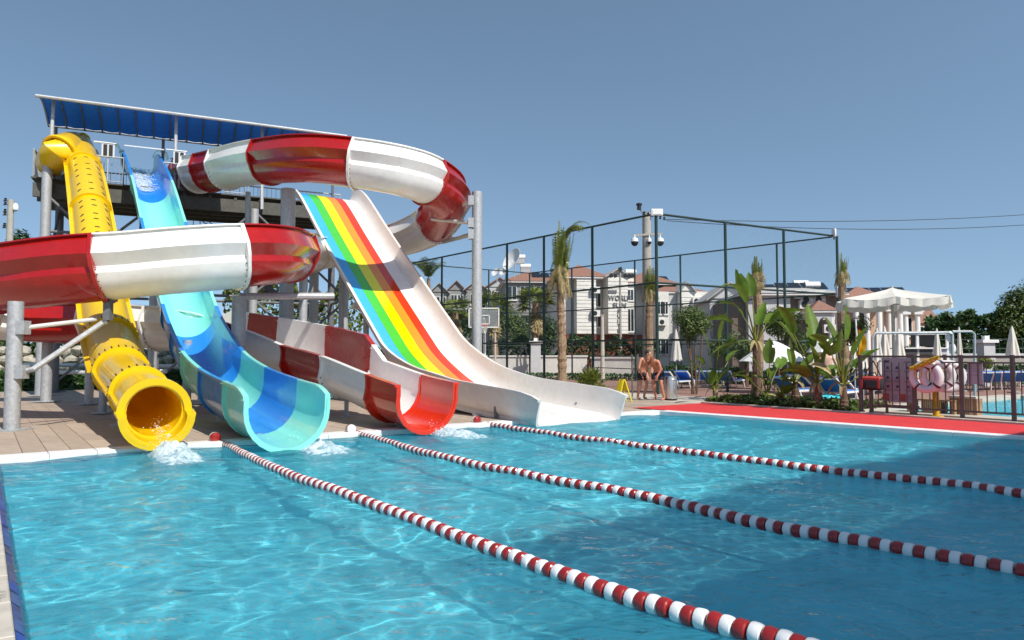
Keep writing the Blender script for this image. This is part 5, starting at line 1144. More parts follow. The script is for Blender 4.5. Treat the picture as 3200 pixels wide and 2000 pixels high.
# ================================================================== buildings
X3 = Vector((1, 0, 0)); Y3 = Vector((0, 1, 0)); Z3 = Vector((0, 0, 1))
class Bld:
    def __init__(s, name, label, px, dep, rz, cat='building'):
        s.o = thing(name, gp(px, 1150, dep), label, cat); s.p = gp(px, 1150, dep); s.X = Vector((math.cos(rz), math.sin(rz), 0)); s.Y = Vector((-s.X.y, s.X.x, 0)); s.ax = (s.X, s.Y, Z3)
    def at(s, x, y, z): return s.p + s.X * x + s.Y * y + Z3 * (z - .05)
    def box(s, name, x0, x1, y0, y1, z0, z1, mat, par=None): b = MB(); b.box(s.at((x0 + x1) / 2, (y0 + y1) / 2, (z0 + z1) / 2), (x1 - x0, y1 - y0, z1 - z0), s.ax); return b.build(name, MT[mat], par or s.o)
    def win(s, x, z, w, h, y=0, ac=False):
        f = s.box('window', x - w / 2 - .06, x + w / 2 + .06, y - .05, y + .05, z - .06, z + h + .06, 'trimw'); s.box('pane', x - w / 2, x + w / 2, y - .065, y - .04, z, z + h, 'glass', f); s.box('mullion', x - .025, x + .025, y - .085, y - .055, z, z + h, 'trimw', f); s.box('sill', x - w / 2 - .1, x + w / 2 + .1, y - .14, y, z - .13, z - .062, 'trimw', f)
    def ac(s, x, z, y=0): a_ = s.box('air_conditioner', x - .38, x + .38, y - .38, y - .05, z, z + .55, 'trimw'); b = MB(); b.lathe([(.0, 0), (.2, 0), (.2, .02)], s.at(x - .08, y - .385, z + .28), 12, (s.X, Z3, -s.Y)); b.build('fan_grille', MT['dark'], a_)
    def gable(s, x0, x1, y0, y1, z0, h, wm, rm, ov=.35):
        b = MB(); b.prism([(x0, z0), (x1, z0), ((x0 + x1) / 2, z0 + h)], s.X, Z3, s.at(0, y0 + .02, .05), s.Y * (y1 - y0 - .04)); b.build('gable_wall', MT[wm], s.o); xm = (x0 + x1) / 2; th = .12; k = h / (xm - x0)
        for sg, xe in ((-1, x0 - ov), (1, x1 + ov)):
            b = MB(); ze = z0 - ov * k; b.prism([(xe, ze + .03), (xm, z0 + h + .03), (xm, z0 + h + .03 + th), (xe, ze + .03 + th)], s.X, Z3, s.at(0, y0 - ov, .05), s.Y * (y1 - y0 + 2 * ov)); b.build('roof_slope', MT[rm], s.o, True)
    def hip(s, x0, x1, y0, y1, z0, h, rm, ov=.4):
        x0, x1, y0, y1 = x0 - ov, x1 + ov, y0 - ov, y1 + ov; d = min(x1 - x0, y1 - y0) / 2; b = MB(); P = [(x0, y0, z0), (x1, y0, z0), (x1, y1, z0), (x0, y1, z0), (x0 + d, y0 + d, z0 + h), (x1 - d + (.01 if x1 - x0 <= 2 * d else 0), y0 + d, z0 + h)]; I = [b.add(s.at(*q)) for q in P]
        if x1 - x0 >= y1 - y0: fs = ((0, 1, 5, 4), (1, 2, 5), (2, 3, 4, 5), (3, 0, 4), (3, 2, 1, 0))
        else: fs = ((0, 1, 5, 4), (1, 2, 5), (2, 3, 4, 5), (3, 0, 4), (3, 2, 1, 0))
        for f in fs: b.face(*[I[i] for i in f])
        b.build('roof', MT[rm], s.o); s.box('eaves', x0 + .05, x1 - .05, y0 + .05, y1 - .05, z0 - .14, z0 - .002, 'trimw')
    def solar(s, x, y, z, n=2):
        for i in range(n): b = MB(); ax = (s.X, (s.Y * .87 + Z3 * .5).normalized(), (Z3 * .87 - s.Y * .5)); b.box(s.at(x + i * .85, y, z + .05), (.78, 1.0, .05), ax); q = b.build('solar_panel', MT['solar'], s.o); b = MB(); b.bar(s.at(x + i * .85, y + .4, z - .3), s.at(x + i * .85, y + .42, z + .3), .04); b.build('panel_leg', MT['galv'], q)
    def tank(s, x, y, z): b = MB(); b.cyl(s.at(x - .5, y, z), s.at(x + .5, y, z), .27, n=12); q = b.build('water_tank', MT['trimw'], s.o); b = MB(); b.box(s.at(x, y, z - .4), (.9, .4, .5), s.ax); b.build('tank_frame', MT['galv'], q)
    def siding(s, x0, x1, y, z0, z1, mat='plaster_w', step=.32):
        n = int((z1 - z0) / step)
        for i in range(n): z = z0 + i * step; b = MB(); b.prism([(0, 0), (-.045, 0), (-.012, step - .012), (0, step - .012)], s.Y, Z3, s.at(x0, y - .003, z), s.X * (x1 - x0)); b.build('siding_board', MT[mat], s.o)
def text_mesh(txt, size, ext=.03):
    cu = bpy.data.curves.new('letters', 'FONT'); cu.body = txt; cu.size = size; cu.extrude = ext; cu.resolution_u = 2; to = bpy.data.objects.new('letters', cu); COL.objects.link(to); dg = bpy.context.evaluated_depsgraph_get(); me = bpy.data.meshes.new_from_object(to.evaluated_get(dg)); bpy.data.objects.remove(to); bpy.data.curves.remove(cu); return me
def letters(B, txt, x, z, size, y=-.09, mat='ink', sx=1.0):
    me = text_mesh(txt, size); me.materials.clear(); me.materials.append(MT[mat]); o = bpy.data.objects.new('lettering', me); COL.objects.link(o); o.parent = B.o
    m = Matrix((B.X, Z3, -B.Y)).transposed().to_4x4(); m.translation = B.at(x, y, z) - B.o.location; o.matrix_local = m @ Matrix.Diagonal((sx, 1, 1, 1)); return o
def mpx(px, dep): return (px - 1600) / FPX * dep
# white clapboard block with the dark red base (lit walls white, shaded walls in grey)
Dp = 62.0; B = Bld('apartment_block', 'white clapboard apartment block with lettering and a dark red brick base', 1960, Dp, R(8)); o0 = mpx(1960, Dp)
def bxm(px): return mpx(px, Dp) - o0
zb0, zt0 = D(1960, 1046, Dp).z, D(1960, 872, Dp).z
B.box('brick_base', bxm(1762), bxm(2090), -.4, 9, .05, zb0, 'brick')
for x0, x1, y0 in ((1790, 1850, -1.2), (1884, 1946, -1.6), (1952, 1976, -.7)): B.box('wall', bxm(x0), bxm(x1), y0, 8, zb0 + .01, zt0, 'plaster_w'); B.siding(bxm(x0), bxm(x1), y0, zb0 + .05, zt0 - .05)
B.box('wall', bxm(1740), bxm(1788), 0, 8.1, .06, zt0 - .02, 'plaster_w'); B.box('wall', bxm(1851), bxm(1883), .2, 8.2, zb0 + .02, zt0 - .01, 'plaster_g'); B.box('wall', bxm(1977), bxm(2092), .5, 8.3, .07, zt0 - .5, 'plaster_g')  # shade of the recess and wing put into the grey wall colour
for z in (zb0 + .7, zb0 + 2.5): B.win(bxm(1867), z, .55, 1.1, .2); 
B.ac(bxm(1846), zb0 + 3.5, -1.2); B.ac(bxm(1846), zb0 + 1.5, -1.2)
for px, z, w, h in ((1964, zb0 + .3, .55, 1.9), (1964, zb0 + 3.0, .5, .9)): B.win(bxm(px), z, w, h, -.7)
for px, z in ((2055, 1.0), (2078, 1.0), (2060, zb0 + 1.6), (2082, zb0 + 1.6)): B.win(bxm(px), z + .4, .5, 1.1, .5)
B.hip(bxm(1745), bxm(1880), -1.0, 8.0, zt0 + .02, 1.3, 'rooftile'); B.gable(bxm(1884), bxm(1946), -1.6, 6, zt0 + .01, .55, 'plaster_w', 'roofgrey', .3); B.hip(bxm(1955), bxm(2110), -.6, 8.3, zt0 - .42, 1.25, 'rooftile')
B.solar(bxm(1690) + 1.5, 1.5, zt0 + .7, 3); B.solar(bxm(1985), 1.2, zt0 + .15, 2); B.solar(bxm(2065), 1.0, zt0 + .15, 2); B.tank(bxm(1780), 3, zt0 + 1.6); B.tank(bxm(2000), 2.4, zt0 + .9)
letters(B, 'WORLD', bxm(1884), zb0 + 2.9, .62, -1.70, 'letter', .9); letters(B, 'SUN', bxm(1897), zb0 + 2.3, .58, -1.70, 'letter', 1.1)
for i in range(4): B.box('letter_stroke', bxm(1885) + .19 * i, bxm(1885) + .19 * i + .15, -1.72, -1.66, zb0 + 3.52, zb0 + 3.78, 'letter')
for i, ch in enumerate('SUITE'): letters(B, ch, bxm(1912), zb0 + 1.85 - .42 * i, .46, -1.70, 'letter')
# second white block
Dp = 60.0; B = Bld('apartment_block', 'white clapboard house with small gable right of the brown palm trunk', 2150, Dp, R(6)); o0 = mpx(2150, Dp); zt0 = D(2150, 912, Dp).z
B.box('wall', bxm(2122), bxm(2212), -.4, 8, .05, zt0, 'plaster_w'); B.siding(bxm(2122), bxm(2212), -.4, .3, zt0 - .05); B.box('wall', bxm(2048), bxm(2088), -.2, 6, .06, zt0 - .02, 'plaster_w'); B.box('wall', bxm(2089), bxm(2120), .3, 7, .07, zt0 - .03, 'plaster_g')
B.gable(bxm(2122), bxm(2165), -.5, 4, zt0 + .01, .65, 'plaster_w', 'roofgrey', .2); B.hip(bxm(2050), bxm(2215), .5, 8, zt0 + .03, .9, 'rooftile'); letters(B, 'WORLD', bxm(2128), zt0 - 1.5, .42, -.5, 'letter'); letters(B, 'SUN', bxm(2131), zt0 - 1.95, .42, -.5, 'letter')
for px in (2060, 2076): B.win(bxm(px), zt0 - 1.9, .42, 1.0, -.2); B.win(bxm(px), 1.6, .42, 1.2, -.2)
B.ac(bxm(2064), zt0 - 2.9, -.2); B.ac(bxm(2172), zt0 - 1.1, -.4); B.solar(bxm(2060), 1.6, zt0 + .4, 3)
# row of dark gabled houses on the left
Dp = 76.0
for i, (x0, x1, yt, lab) in enumerate(((1345, 1398, 896, 'leftmost dark gabled house in the row behind the palms'), (1400, 1452, 890, 'second dark gabled house in the row behind the palms'), (1454, 1520, 888, 'third dark gabled house, behind the grey column'), (1522, 1600, 880, 'grey gabled house right of the basketball hoop'))):
    B = Bld('terrace_house', lab, (x0 + x1) / 2, Dp, R(4), 'house'); o0 = mpx((x0 + x1) / 2, Dp); zt0 = D(1450, yt + 18, Dp).z; tag(B.o, group='row of gabled houses')
    B.box('wall', bxm(x0), bxm(x1), 0, 8, .05, zt0, 'plaster_d' if i < 3 else 'plaster_g'); B.gable(bxm(x0), bxm(x1), -.1, 6, zt0, .9, 'plaster_d' if i < 3 else 'plaster_g', 'rooftile' if i % 2 else 'roofgrey', .25)
    for z in (zt0 - 1.6, zt0 - 4.2): B.win(bxm((x0 + x1) / 2 - 8), z, .6, 1.1, 0); B.win(bxm((x0 + x1) / 2 + 12), z, .5, 1.1, 0)
    B.ac(bxm(x0 + 12), zt0 - 2.6)
Dp = 66.0; B = Bld('apartment_block', 'dark apartment block carrying the large satellite dish', 1650, Dp, R(5)); o0 = mpx(1650, Dp); zt0 = D(1650, 880, Dp).z
B.box('wall', bxm(1580), bxm(1742), 0, 9, .05, zt0, 'plaster_d'); B.hip(bxm(1580), bxm(1745), 0, 9, zt0 + .02, 1.3, 'rooftile')
for px in (1600, 1640, 1690, 1725):
    for z in (zt0 - 1.7, zt0 - 4.4): B.win(bxm(px), z, .8, 1.2)
B.solar(bxm(1680), 1.0, zt0 + .7, 4); B.tank(bxm(1632), 2.2, zt0 + 2.6); B.tank(bxm(1650), 2.2, zt0 + 1.7)
# satellite dishes on its roof
def dish(px, py, dep, r_, face, label):
    c = D(px, py, dep); o = thing('satellite_dish', c - Vector((0, 0, r_ + .5)), label, 'satellite dish', 'satellite dishes on the roof'); f = Vector(face).normalized(); a = f.orthogonal().normalized(); b_ = f.cross(a); b = MB(); b.lathe([(r_ * i / 6, .3 * r_ * (i / 6) ** 2) for i in range(7)], c, 20, (a, b_, f)); b.lathe([(r_, .3 * r_), (r_ * 1.02, .29 * r_), (r_ * .99, .26 * r_), (.02, -.03)], c, 20, (a, b_, f)); b.build('reflector', MT['coping_w'], o)
    b = MB(); b.tube([c - Vector((0, 0, r_ + .5)), c - Vector((0, 0, .2)) - f * .15, c - f * .03], .05, 6); b.build('mast', MT['galv'], o); b = MB(); b.cyl(c + a * r_ * .6 + f * .15 * r_, c + f * r_ * .8, .02, n=5); b.cyl(c + f * r_ * .75, c + f * r_ * .9, .06, n=6); b.build('feed_arm', MT['galv'], o)
dish(1606, 815, 65, 1.15, (-.75, -.55, .45), 'large pale satellite dish standing on the dark roof'); dish(1578, 848, 65, .55, (-.7, -.6, .5), 'small dark satellite dish left of the large one'); dish(1552, 852, 65, .5, (-.6, -.6, .6), 'small satellite dish at the left end of the roof')
# grey house with white balcony
Dp = 52.0; B = Bld('grey_house', 'grey house with white trimmed gable and white balcony', 2285, Dp, R(-4), 'house'); o0 = mpx(2285, Dp); zt0 = D(2285, 935, Dp).z
B.box('wall', bxm(2222), bxm(2345), 0, 7, .05, zt0, 'plaster_g'); B.gable(bxm(2222), bxm(2345), -.1, 6, zt0, 1.1, 'plaster_g', 'roofgrey', .3); B.win(bxm(2264), zt0 - 1.25, .9, 1.0); B.win(bxm(2310), zt0 - 1.25, .7, 1.0)
B.box('balcony_slab', bxm(2245), bxm(2345), -1.2, -.02, 2.85, 3.05, 'trimw'); B.box('balcony_rail', bxm(2245), bxm(2345), -1.25, -1.17, 3.75, 3.85, 'trimw')
for i in range(14): x = bxm(2247) + (bxm(2343) - bxm(2247)) * i / 13; B.box('baluster', x - .03, x + .03, -1.23, -1.18, 3.05, 3.75, 'trimw')
for px in (2250, 2340): B.box('column', bxm(px) - .12, bxm(px) + .12, -1.2, -.95, .05, 2.85, 'trimw')
B.win(bxm(2280), .5, 1.4, 1.9)
# villa with brown flank and arched porch
Dp = 46.0; B = Bld('villa', 'grey and brown villa with an arched porch and many air conditioners', 2490, Dp, R(-3), 'house'); o0 = mpx(2490, Dp); zt0 = D(2490, 918, Dp).z
B.box('wall', bxm(2344), bxm(2474), 0, 8, .05, zt0, 'plaster_g'); B.box('wall', bxm(2475), bxm(2640), .4, 8, .06, zt0 - .01, 'brownwall'); B.box('wall', bxm(2300), bxm(2343), .6, 7, .07, zt0 - .3, 'brownwall'); B.hip(bxm(2335), bxm(2628), 0, 8, zt0 + .02, .85, 'roofgrey', .45)
for px in (2393, 2444): B.win(bxm(px), zt0 - 1.35, .28, .5)
B.win(bxm(2546), zt0 - 1.1, .7, .8, .4)
for px, py in ((2527, 920), (2565, 920), (2527, 935), (2565, 935), (2522, 950), (2565, 950), (2505, 985), (2592, 985), (2595, 1026), (2508, 918)): B.ac(bxm(px), D(px, py, Dp).z - .3, .4)
zp = D(2545, 975, Dp).z; B.hip(bxm(2514), bxm(2575), -1.6, .3, zp, .7, 'rooftile', .25)
for px in (2518, 2572): B.box('porch_column', bxm(px) - .14, bxm(px) + .14, -1.6, -1.3, .05, zp - .15, 'trimw')
b = MB(); hw, r_ = bxm(2570) - bxm(2545), .0
arc = [(-hw, 0)] + [(-hw * .72 * math.cos(t), -1.15 + .9 * math.sin(t)) for t in [math.pi * i / 10 for i in range(11)]] + [(hw, 0)]
b.prism([(-hw, -1.15)] + [(-hw * .72 * math.cos(t), -1.15 + .85 * math.sin(t)) for t in [math.pi * i / 10 for i in range(11)]] + [(hw, -1.15), (hw, -.02), (-hw, -.02)], B.X, Z3, B.at(bxm(2545), -1.62, zp - .13), B.Y * .25); b.build('porch_arch', MT['plaster_g'], B.o)
B.box('door', bxm(2535), bxm(2556), .36, .44, .05, 2.3, 'dark'); B.solar(bxm(2400), 2.0, zt0 + .55, 3); B.solar(bxm(2480), 2.0, zt0 + .65, 4); B.tank(bxm(2580), 2.2, zt0 + .75); B.tank(bxm(2560), 3.2, zt0 + .95)
# white columned villas with red roofs
for i, (x0, x1, yt, Dp, lab) in enumerate(((2648, 2760, 935, 54, 'white columned villa with red roof behind the large parasol, left'), (2762, 2812, 962, 57, 'narrow columned villa with red roof below the large parasol, middle'), (2814, 2866, 972, 60, 'columned villa with red roof below the right edge of the large parasol'))):
    B = Bld('columned_villa', lab, (x0 + x1) / 2, Dp, R(-8), 'house'); o0 = mpx((x0 + x1) / 2, Dp); zt0 = D(2700, yt, Dp).z; tag(B.o, group='columned villas in a row'); B.box('wall', bxm(x0), bxm(x1), 0, 7, .05, zt0, 'peach' if i != 1 else 'plaster_g'); B.hip(bxm(x0), bxm(x1), 0, 7, zt0 + .02, 1.1, 'rooftile', .5)
    for px in ((2668, 2700, 2735) if i == 0 else (x0 + 8, x1 - 10)): b = MB(); b.cyl(B.at(bxm(px), -.9, .05), B.at(bxm(px), -.9, zt0 - .1), .22, .19, n=12); q = b.build('column', MT['trimw'], B.o); B.box('capital', bxm(px) - .32, bxm(px) + .32, -1.2, -.6, zt0 - .35, zt0 - .12, 'trimw', q)
    for z in (zt0 - 2.1, zt0 - 4.8): 
        if z > .3: B.win(bxm((x0 + x1) / 2), z, .6, 1.5)
    B.box('lintel', bxm(x0) - .2, bxm(x1) + .2, -1.15, -.05, zt0 - .1, zt0 - .01, 'trimw')
    if i == 0: B.solar(bxm(2652), 1.0, zt0 + .7, 6)
Dp = 70.0; B = Bld('peach_house', 'peach house with a steep red tiled roof at the end of the row', 2905, Dp, R(-6), 'house'); o0 = mpx(2905, Dp); zt0 = D(2905, 1012, Dp).z
B.box('wall', bxm(2866), bxm(2942), 0, 7, .05, zt0, 'peach'); b = MB(); b.prism([(0, zt0), (5.5, zt0), (2.7, zt0 + 1.75)], B.Y, Z3, B.at(bxm(2860), -.2, .05), B.X * (bxm(2945) - bxm(2860))); b.build('roof', MT['rooftile'], B.o, True); b = MB(); b.prism([(-.4, 0), (.4, 0), (0, .4)], B.X, Z3, B.at(bxm(2912), .6, zt0 + .6), B.Y * 1.0); b.build('dormer', MT['peach'], B.o, True); B.win(bxm(2890), zt0 - 1.2, .9, .9); B.win(bxm(2925), zt0 - 1.2, .7, .9)
Dp = 180.0; B = Bld('far_house', 'tiny white house on the far hillside', 3020, Dp, 0, 'house'); o0 = mpx(3020, Dp); zt0 = D(3020, 1004, Dp).z; B.box('wall', bxm(3008), bxm(3036), 0, 3, .05, zt0, 'plaster_w'); B.hip(bxm(3008), bxm(3036), 0, 3, zt0, .5, 'roofgrey'); B.win(bxm(3020), zt0 - 1.4, .8, .8)
# poolside bar with dark panels
Dp = 30.0; B = Bld('pool_bar', 'low poolside bar with dark panels and white posts', 2900, Dp, R(-5), 'bar'); o0 = mpx(2900, Dp)
def zz(py): return D(2900, py, Dp).z
B.box('back_panel', bxm(2874), bxm(2958), .6, .7, zz(1082), zz(1046), 'screen'); B.box('fascia', bxm(2832), bxm(2962), -.1, 1.4, zz(1090), zz(1086), 'trimw'); B.box('counter_front', bxm(2834), bxm(2914), 0, .08, zz(1108), zz(1091), 'screen'); B.box('side_panel', bxm(2915), bxm(2958), 0, .08, zz(1108), zz(1091), 'plaster_g'); B.box('counter_base', bxm(2834), bxm(2958), .1, 1.3, .05, zz(1108), 'wood'); B.box('roof_edge', bxm(2870), bxm(2962), -.05, 1.3, zz(1045), zz(1042), 'trimw')
for px in (2872, 2961): B.box('post', bxm(px) - .05, bxm(px) + .05, 0, .1, .05, zz(1045), 'trimw')
# ================================================================== poles, wires
p = gp(2025, 1150, 45.5); zt0 = D(2025, 666, 45.5).z; po = thing('utility_pole', p, 'tall concrete utility pole carrying cameras and cables', 'utility pole'); b = MB(); b.cyl(p, (p.x, p.y, zt0), .36, .27, n=14); b.build('shaft', MT['concrete'], po)
za = D(2025, 738, 45.5).z; b = MB(); b.bar((p.x - .95, p.y - .3, za), (p.x + .95, p.y - .3, za + .1), .1, .12); b.build('cross_arm', MT['concrete'], po)
for dx, s_ in ((-.85, .24), (.1, .14), (.8, .24)):
    b = MB(); b.ball((p.x + dx, p.y - .35, za - .45), (s_, s_, s_ * 1.1), 12, 8); q = b.build('dome_camera', MT['black'], po); b = MB(); b.lathe([(s_ * 1.05, 0), (s_ * .9, .2), (.05, .28), (.03, .45)], (p.x + dx, p.y - .35, za - .42), 12); b.build('camera_hood', MT['plastic_w'], q)
b = MB(); b.bar((p.x - .25, p.y, zt0), (p.x - .45, p.y, zt0 + .25), .06); b.bar((p.x - .3, p.y, zt0 + .03), (p.x + .7, p.y - .1, zt0 + .05), .08); b.build('top_bracket', MT['steel_dark'], po); b = MB(); b.lathe([(.0, 0), (.14, 0), (.14, .28), (.2, .3), (.2, .4), (.05, .46), (.0, .46)], (p.x - .48, p.y, zt0 + .22), 12); b.build('lamp', MT['black'], po)
for i in range(6): b = MB(); b.lathe([(.03, -.12), (.09, -.08), (.05, 0), (.09, .06), (.03, .12)], (p.x - .2 + .26 * i, p.y - .25, zt0 - .05 - .07 * i), 8); b.build('insulator', MT['black'], po)
def cable(a, c, sag, label, n=18):
    pts = [a.lerp(c, i / n) - Vector((0, 0, sag * 4 * (i / n) * (1 - i / n))) for i in range(n + 1)]; b = MB(); b.tube(pts, .022, 4); tag(b.build('overhead_cable', MT['wire']), label, 'cable', 'overhead cables')
cable(Vector((p.x + 1.1, p.y, zt0 - .4)), D(3400, 655, 62), .5, 'upper thin cable crossing the sky to the right'); cable(Vector((p.x + 1.3, p.y, zt0 - .5)), D(3400, 686, 60), .7, 'lower thin cable crossing the sky to the right')
p = gp(16, 1150, 44); zt0 = D(16, 624, 44).z; po = thing('utility_pole', p, 'concrete utility pole with insulators at the left edge', 'utility pole'); b = MB(); b.cyl(p, (p.x, p.y, zt0), .26, .17, n=12); b.build('shaft', MT['concrete'], po)
for i, py in enumerate((628, 640, 662, 672, 706, 712)): z = D(16, py, 44).z; b = MB(); b.bar((p.x - .5, p.y, z), (p.x, p.y, z), .05); q = b.build('insulator_arm', MT['steel_dark'], po); b = MB(); b.lathe([(.03, 0), (.09, .04), (.06, .1), (.09, .16), (.02, .2)], (p.x - .35, p.y, z), 8); b.build('insulator', MT['black'], q)
b = MB(); b.lathe([(0, -.25), (.15, -.1), (.17, .1), (.1, .3), (0, .34)], (p.x + .3, p.y, zt0 - .55), 10); b.build('lamp', MT['plastic_w'], po)
p = gp(1940, 1150, 50); zt0 = D(1940, 850, 50).z; fo = thing('floodlight_mast', p, 'slim mast with a row of dark floodlights above the white block', 'floodlight mast'); b = MB(); b.cyl(p, (p.x, p.y, zt0), .11, .07, n=8); b.build('mast', MT['concrete'], fo); b = MB(); b.bar((p.x - .75, p.y, zt0 - .1), (p.x + .9, p.y, zt0 - .1), .06); b.build('cross_arm', MT['steel_dark'], fo)
for i, dx in enumerate((-.65, -.35, 0, .35, .62, .85)): b = MB(); b.box((p.x + dx, p.y - .1, zt0 - (.28 if dx else -.2)), (.24, .18, .26), ((X3 * .94 + Z3 * .34).normalized(), Y3, (Z3 * .94 - X3 * .34).normalized())); b.build('floodlight', MT['black'], fo)
for i, (px, y0, lab) in enumerate(((1883, 985, 'pale wooden post right of the spiky palm'), (1547, 1035, 'short pale post below the basketball hoop'))):
    p = gp(px, 1150, 39 + i); b = MB(); b.cyl(p, (p.x, p.y, D(px, y0, 39 + i).z), .13 if not i else .08, .09 if not i else .05, n=10); b.box((p.x, p.y, D(px, y0, 39 + i).z), (.2, .2, .05)); tag(b.build('wooden_post', MT['coping']), lab, 'post')
# shower pipes by the fence
sh = thing('pipe_frame', gp(2850, 1200, 19.5), 'grey pipe frame standing behind the fence', 'frame')
def dd(px, py, dep=19.5): return D(px, py, dep)
def fl_(px, dep=19.5): q = gp(px, 1200, dep); return q
for nm, pts in (('long_pipe', [fl_(2727), dd(2727, 1052), dd(2735, 1041), dd(2960, 1039), dd(2976, 1045), fl_(2978)]), ('short_pipe', [dd(2976, 1036, 20.2), dd(3036, 1036, 20.2), dd(3045, 1044, 20.2), fl_(3045, 20.2)])): b = MB(); b.tube(pts, .036, 8); b.build(nm, MT['galv'], sh)
for px, py in ((2968, 1052), (2976, 1090)): b = MB(); b.ball(dd(px, py, 19.6), (.09, .09, .16), 10, 7); b.build('shower_head', MT['plastic_w'], sh)
# wooden crate seat and planter behind the fence
for i, (x0, x1, y0, y1, dep, lab) in enumerate(((2845, 2985, 1262, 1300, 17.0, 'weathered wooden pallet bench behind the life rings'), (2986, 3052, 1262, 1310, 16.6, 'tan timber planter box at the corner of the far pool'))):
    a = D((x0 + x1) / 2, 1280, dep); a.z = .06; w = (x1 - x0) / FPX * dep; o = thing('pallet_bench' if not i else 'planter_box', a, lab, 'bench' if not i else 'planter'); H_ = .36 if not i else .42; ax = (VV, UU, Z3)
    if not i:
        for j in range(5): b = MB(); b.box(a + UU * (.1 * j - .1) + Z3 * H_, (w, .08, .03), ax); b.build('slat', MT['wood'], o)
        for j in range(4): b = MB(); b.box(a + VV * (w * (j / 3 - .5) * .92) + UU * .1 + Z3 * (H_ / 2), (.06, .5, H_ - .04), ax); b.build('leg', MT['wood'], o)
    else:
        for j in range(7): b = MB(); b.box(a + VV * (w * (j / 6 - .5)) + Z3 * (H_ / 2), (w / 6 - .01, .34, H_), ax); b.build('plank', MT['peach' if j % 2 else 'wood'], o)
        b = MB(); b.box(a + Z3 * (H_ + .03), (w * 1.15, .42, .05), ax); b.build('top_board', MT['coping'], o)
# ================================================================== parasols and loungers
pb = gp(2795, 1200, 23.0); ps = thing('parasol', pb, 'very large cream parasol with scalloped valance, open', 'parasol'); zr, za = D(2795, 938, 23.0).z, D(2795, 899, 23.0).z; hw = 2.05
b = MB(); b.cyl(pb, (pb.x, pb.y, za + .05), .045, n=10); b.build('pole', MT['coping'], ps)
b = MB(); b.lathe([(.0, 0), (.34, 0), (.34, .06), (.07, .1), (.06, .3)], pb, 16); b.build('base', MT['plaster_d'], ps)
rz = .35; cs = [Vector((math.cos(rz + a), math.sin(rz + a), 0)) for a in [i * math.pi / 4 for i in range(8)]]; radii = [hw * (1.0 if i % 2 == 0 else .80) for i in range(8)]
for i in range(8):
    A, Bq = cs[i] * radii[i], cs[(i + 1) % 8] * radii[(i + 1) % 8]; b = MB(); b.smooth = True; n = 8
    for r_ in range(n + 1):
        f = r_ / n
        for q in range(7):
            t = q / 6; e = A.lerp(Bq, t); sag = .09 * math.sin(math.pi * t) * f; z = za + (zr - za) * (f ** .8) - sag; p = pb + e * f; b.add((p.x, p.y, z))
    for r_ in range(n):
        for q in range(6): a = r_ * 7 + q; b.face(a, a + 1, a + 8, a + 7)
    b.build('canopy_panel', MT['canvas'], ps)
    b = MB(); b.smooth = True
    for q in range(13):
        t = q / 12; e = A.lerp(Bq, t); z = zr - .09 * math.sin(math.pi * t); w = pb + e * (1.0 + .012 * math.sin(t * 19)); b.add((w.x, w.y, z + .005)); w2 = pb + e * (1.015 + .03 * math.sin(t * 25 + i)); b.add((w2.x, w2.y, z - .20 - .05 * abs(math.sin(t * math.pi * 3))))
    for q in range(12): b.face(q * 2, q * 2 + 2, q * 2 + 3, q * 2 + 1)
    b.build('valance', MT['canvas'], ps)
    b = MB(); p = pb + cs[i] * radii[i]; b.cyl((pb.x, pb.y, zr - .15), (p.x, p.y, zr - .03), .016, n=5); b.build('rib', MT['galv'], ps)
def open_parasol(px, yt, yr, x0, x1, dep, label, seed, sides=8):
    p = gp(px, 1200, dep); o = thing('parasol', p, label, 'parasol', 'open white parasols beyond the plants'); zt, zr = D(px, yt, dep).z, D(px, yr, dep).z; r_ = (x1 - x0) / 2 / FPX * dep; b = MB(); b.cyl(p, (p.x, p.y, zt), .03, n=8); b.build('pole', MT['galv'], o)
    for i in range(sides):
        a0, a1 = 2 * math.pi * (i + .3) / sides, 2 * math.pi * (i + 1.3) / sides; b = MB(); b.smooth = True
        for f in range(7):
            for q in range(4): a = a0 + (a1 - a0) * q / 3; g = f / 6; rr = r_ * g * (1 - .05 * math.sin(math.pi * q / 3)); b.add((p.x + rr * math.cos(a), p.y + rr * math.sin(a), zt + (zr - zt) * g ** 1.25 - .02 * math.sin(math.pi * q / 3) * g))
        for f in range(6):
            for q in range(3): k = f * 4 + q; b.face(k, k + 1, k + 5, k + 4)
        b.build('canopy_panel', MT['canvas_w'], o)
open_parasol(2420, 1064, 1128, 2300, 2514, 27, 'white parasol opened low behind the thick brown trunk', 1); open_parasol(2576, 1050, 1100, 2515, 2615, 30, 'white parasol opened behind the upright yellow green leaf', 2); open_parasol(2645, 1062, 1096, 2616, 2672, 33, 'small white parasol opened beside the yellow flag', 3, 5)
def closed_parasol(px, yt, yb, dep, w, label, mat='canvas'):
    p = gp(px, 1200, dep); o = thing('parasol', p, label, 'parasol', 'closed cream parasols'); zt, zb_ = D(px, yt, dep).z, D(px, yb, dep).z; r_ = w / 2 / FPX * dep; b = MB(); b.cyl(p, (p.x, p.y, zt + .04), .024, n=8); b.build('pole', MT['galv'], o); b = MB(); b.smooth = True; N = 24; rows = 9
    for i in range(rows + 1):
        t = i / rows
        for j in range(N): a = 2 * math.pi * j / N; rr = (.03 + (r_ - .03) * t ** .75) * (1 + .22 * math.cos(a * 6 + t * .8) * min(1, t * 1.5)); b.add((p.x + rr * math.cos(a), p.y + rr * math.sin(a), zt + (zb_ - zt) * t - (.05 * math.cos(a * 6) if i == rows else 0)))
    for i in range(rows):
        for j in range(N): a = i * N + j; c_ = i * N + (j + 1) % N; b.face(a, c_, c_ + N, a + N)
    b.build('folded_canopy', MT[mat], o); b = MB(); b.lathe([(.0, .0), (.22, 0), (.22, .05), (.04, .08)], p, 14); b.build('base', MT['plaster_d'], o)
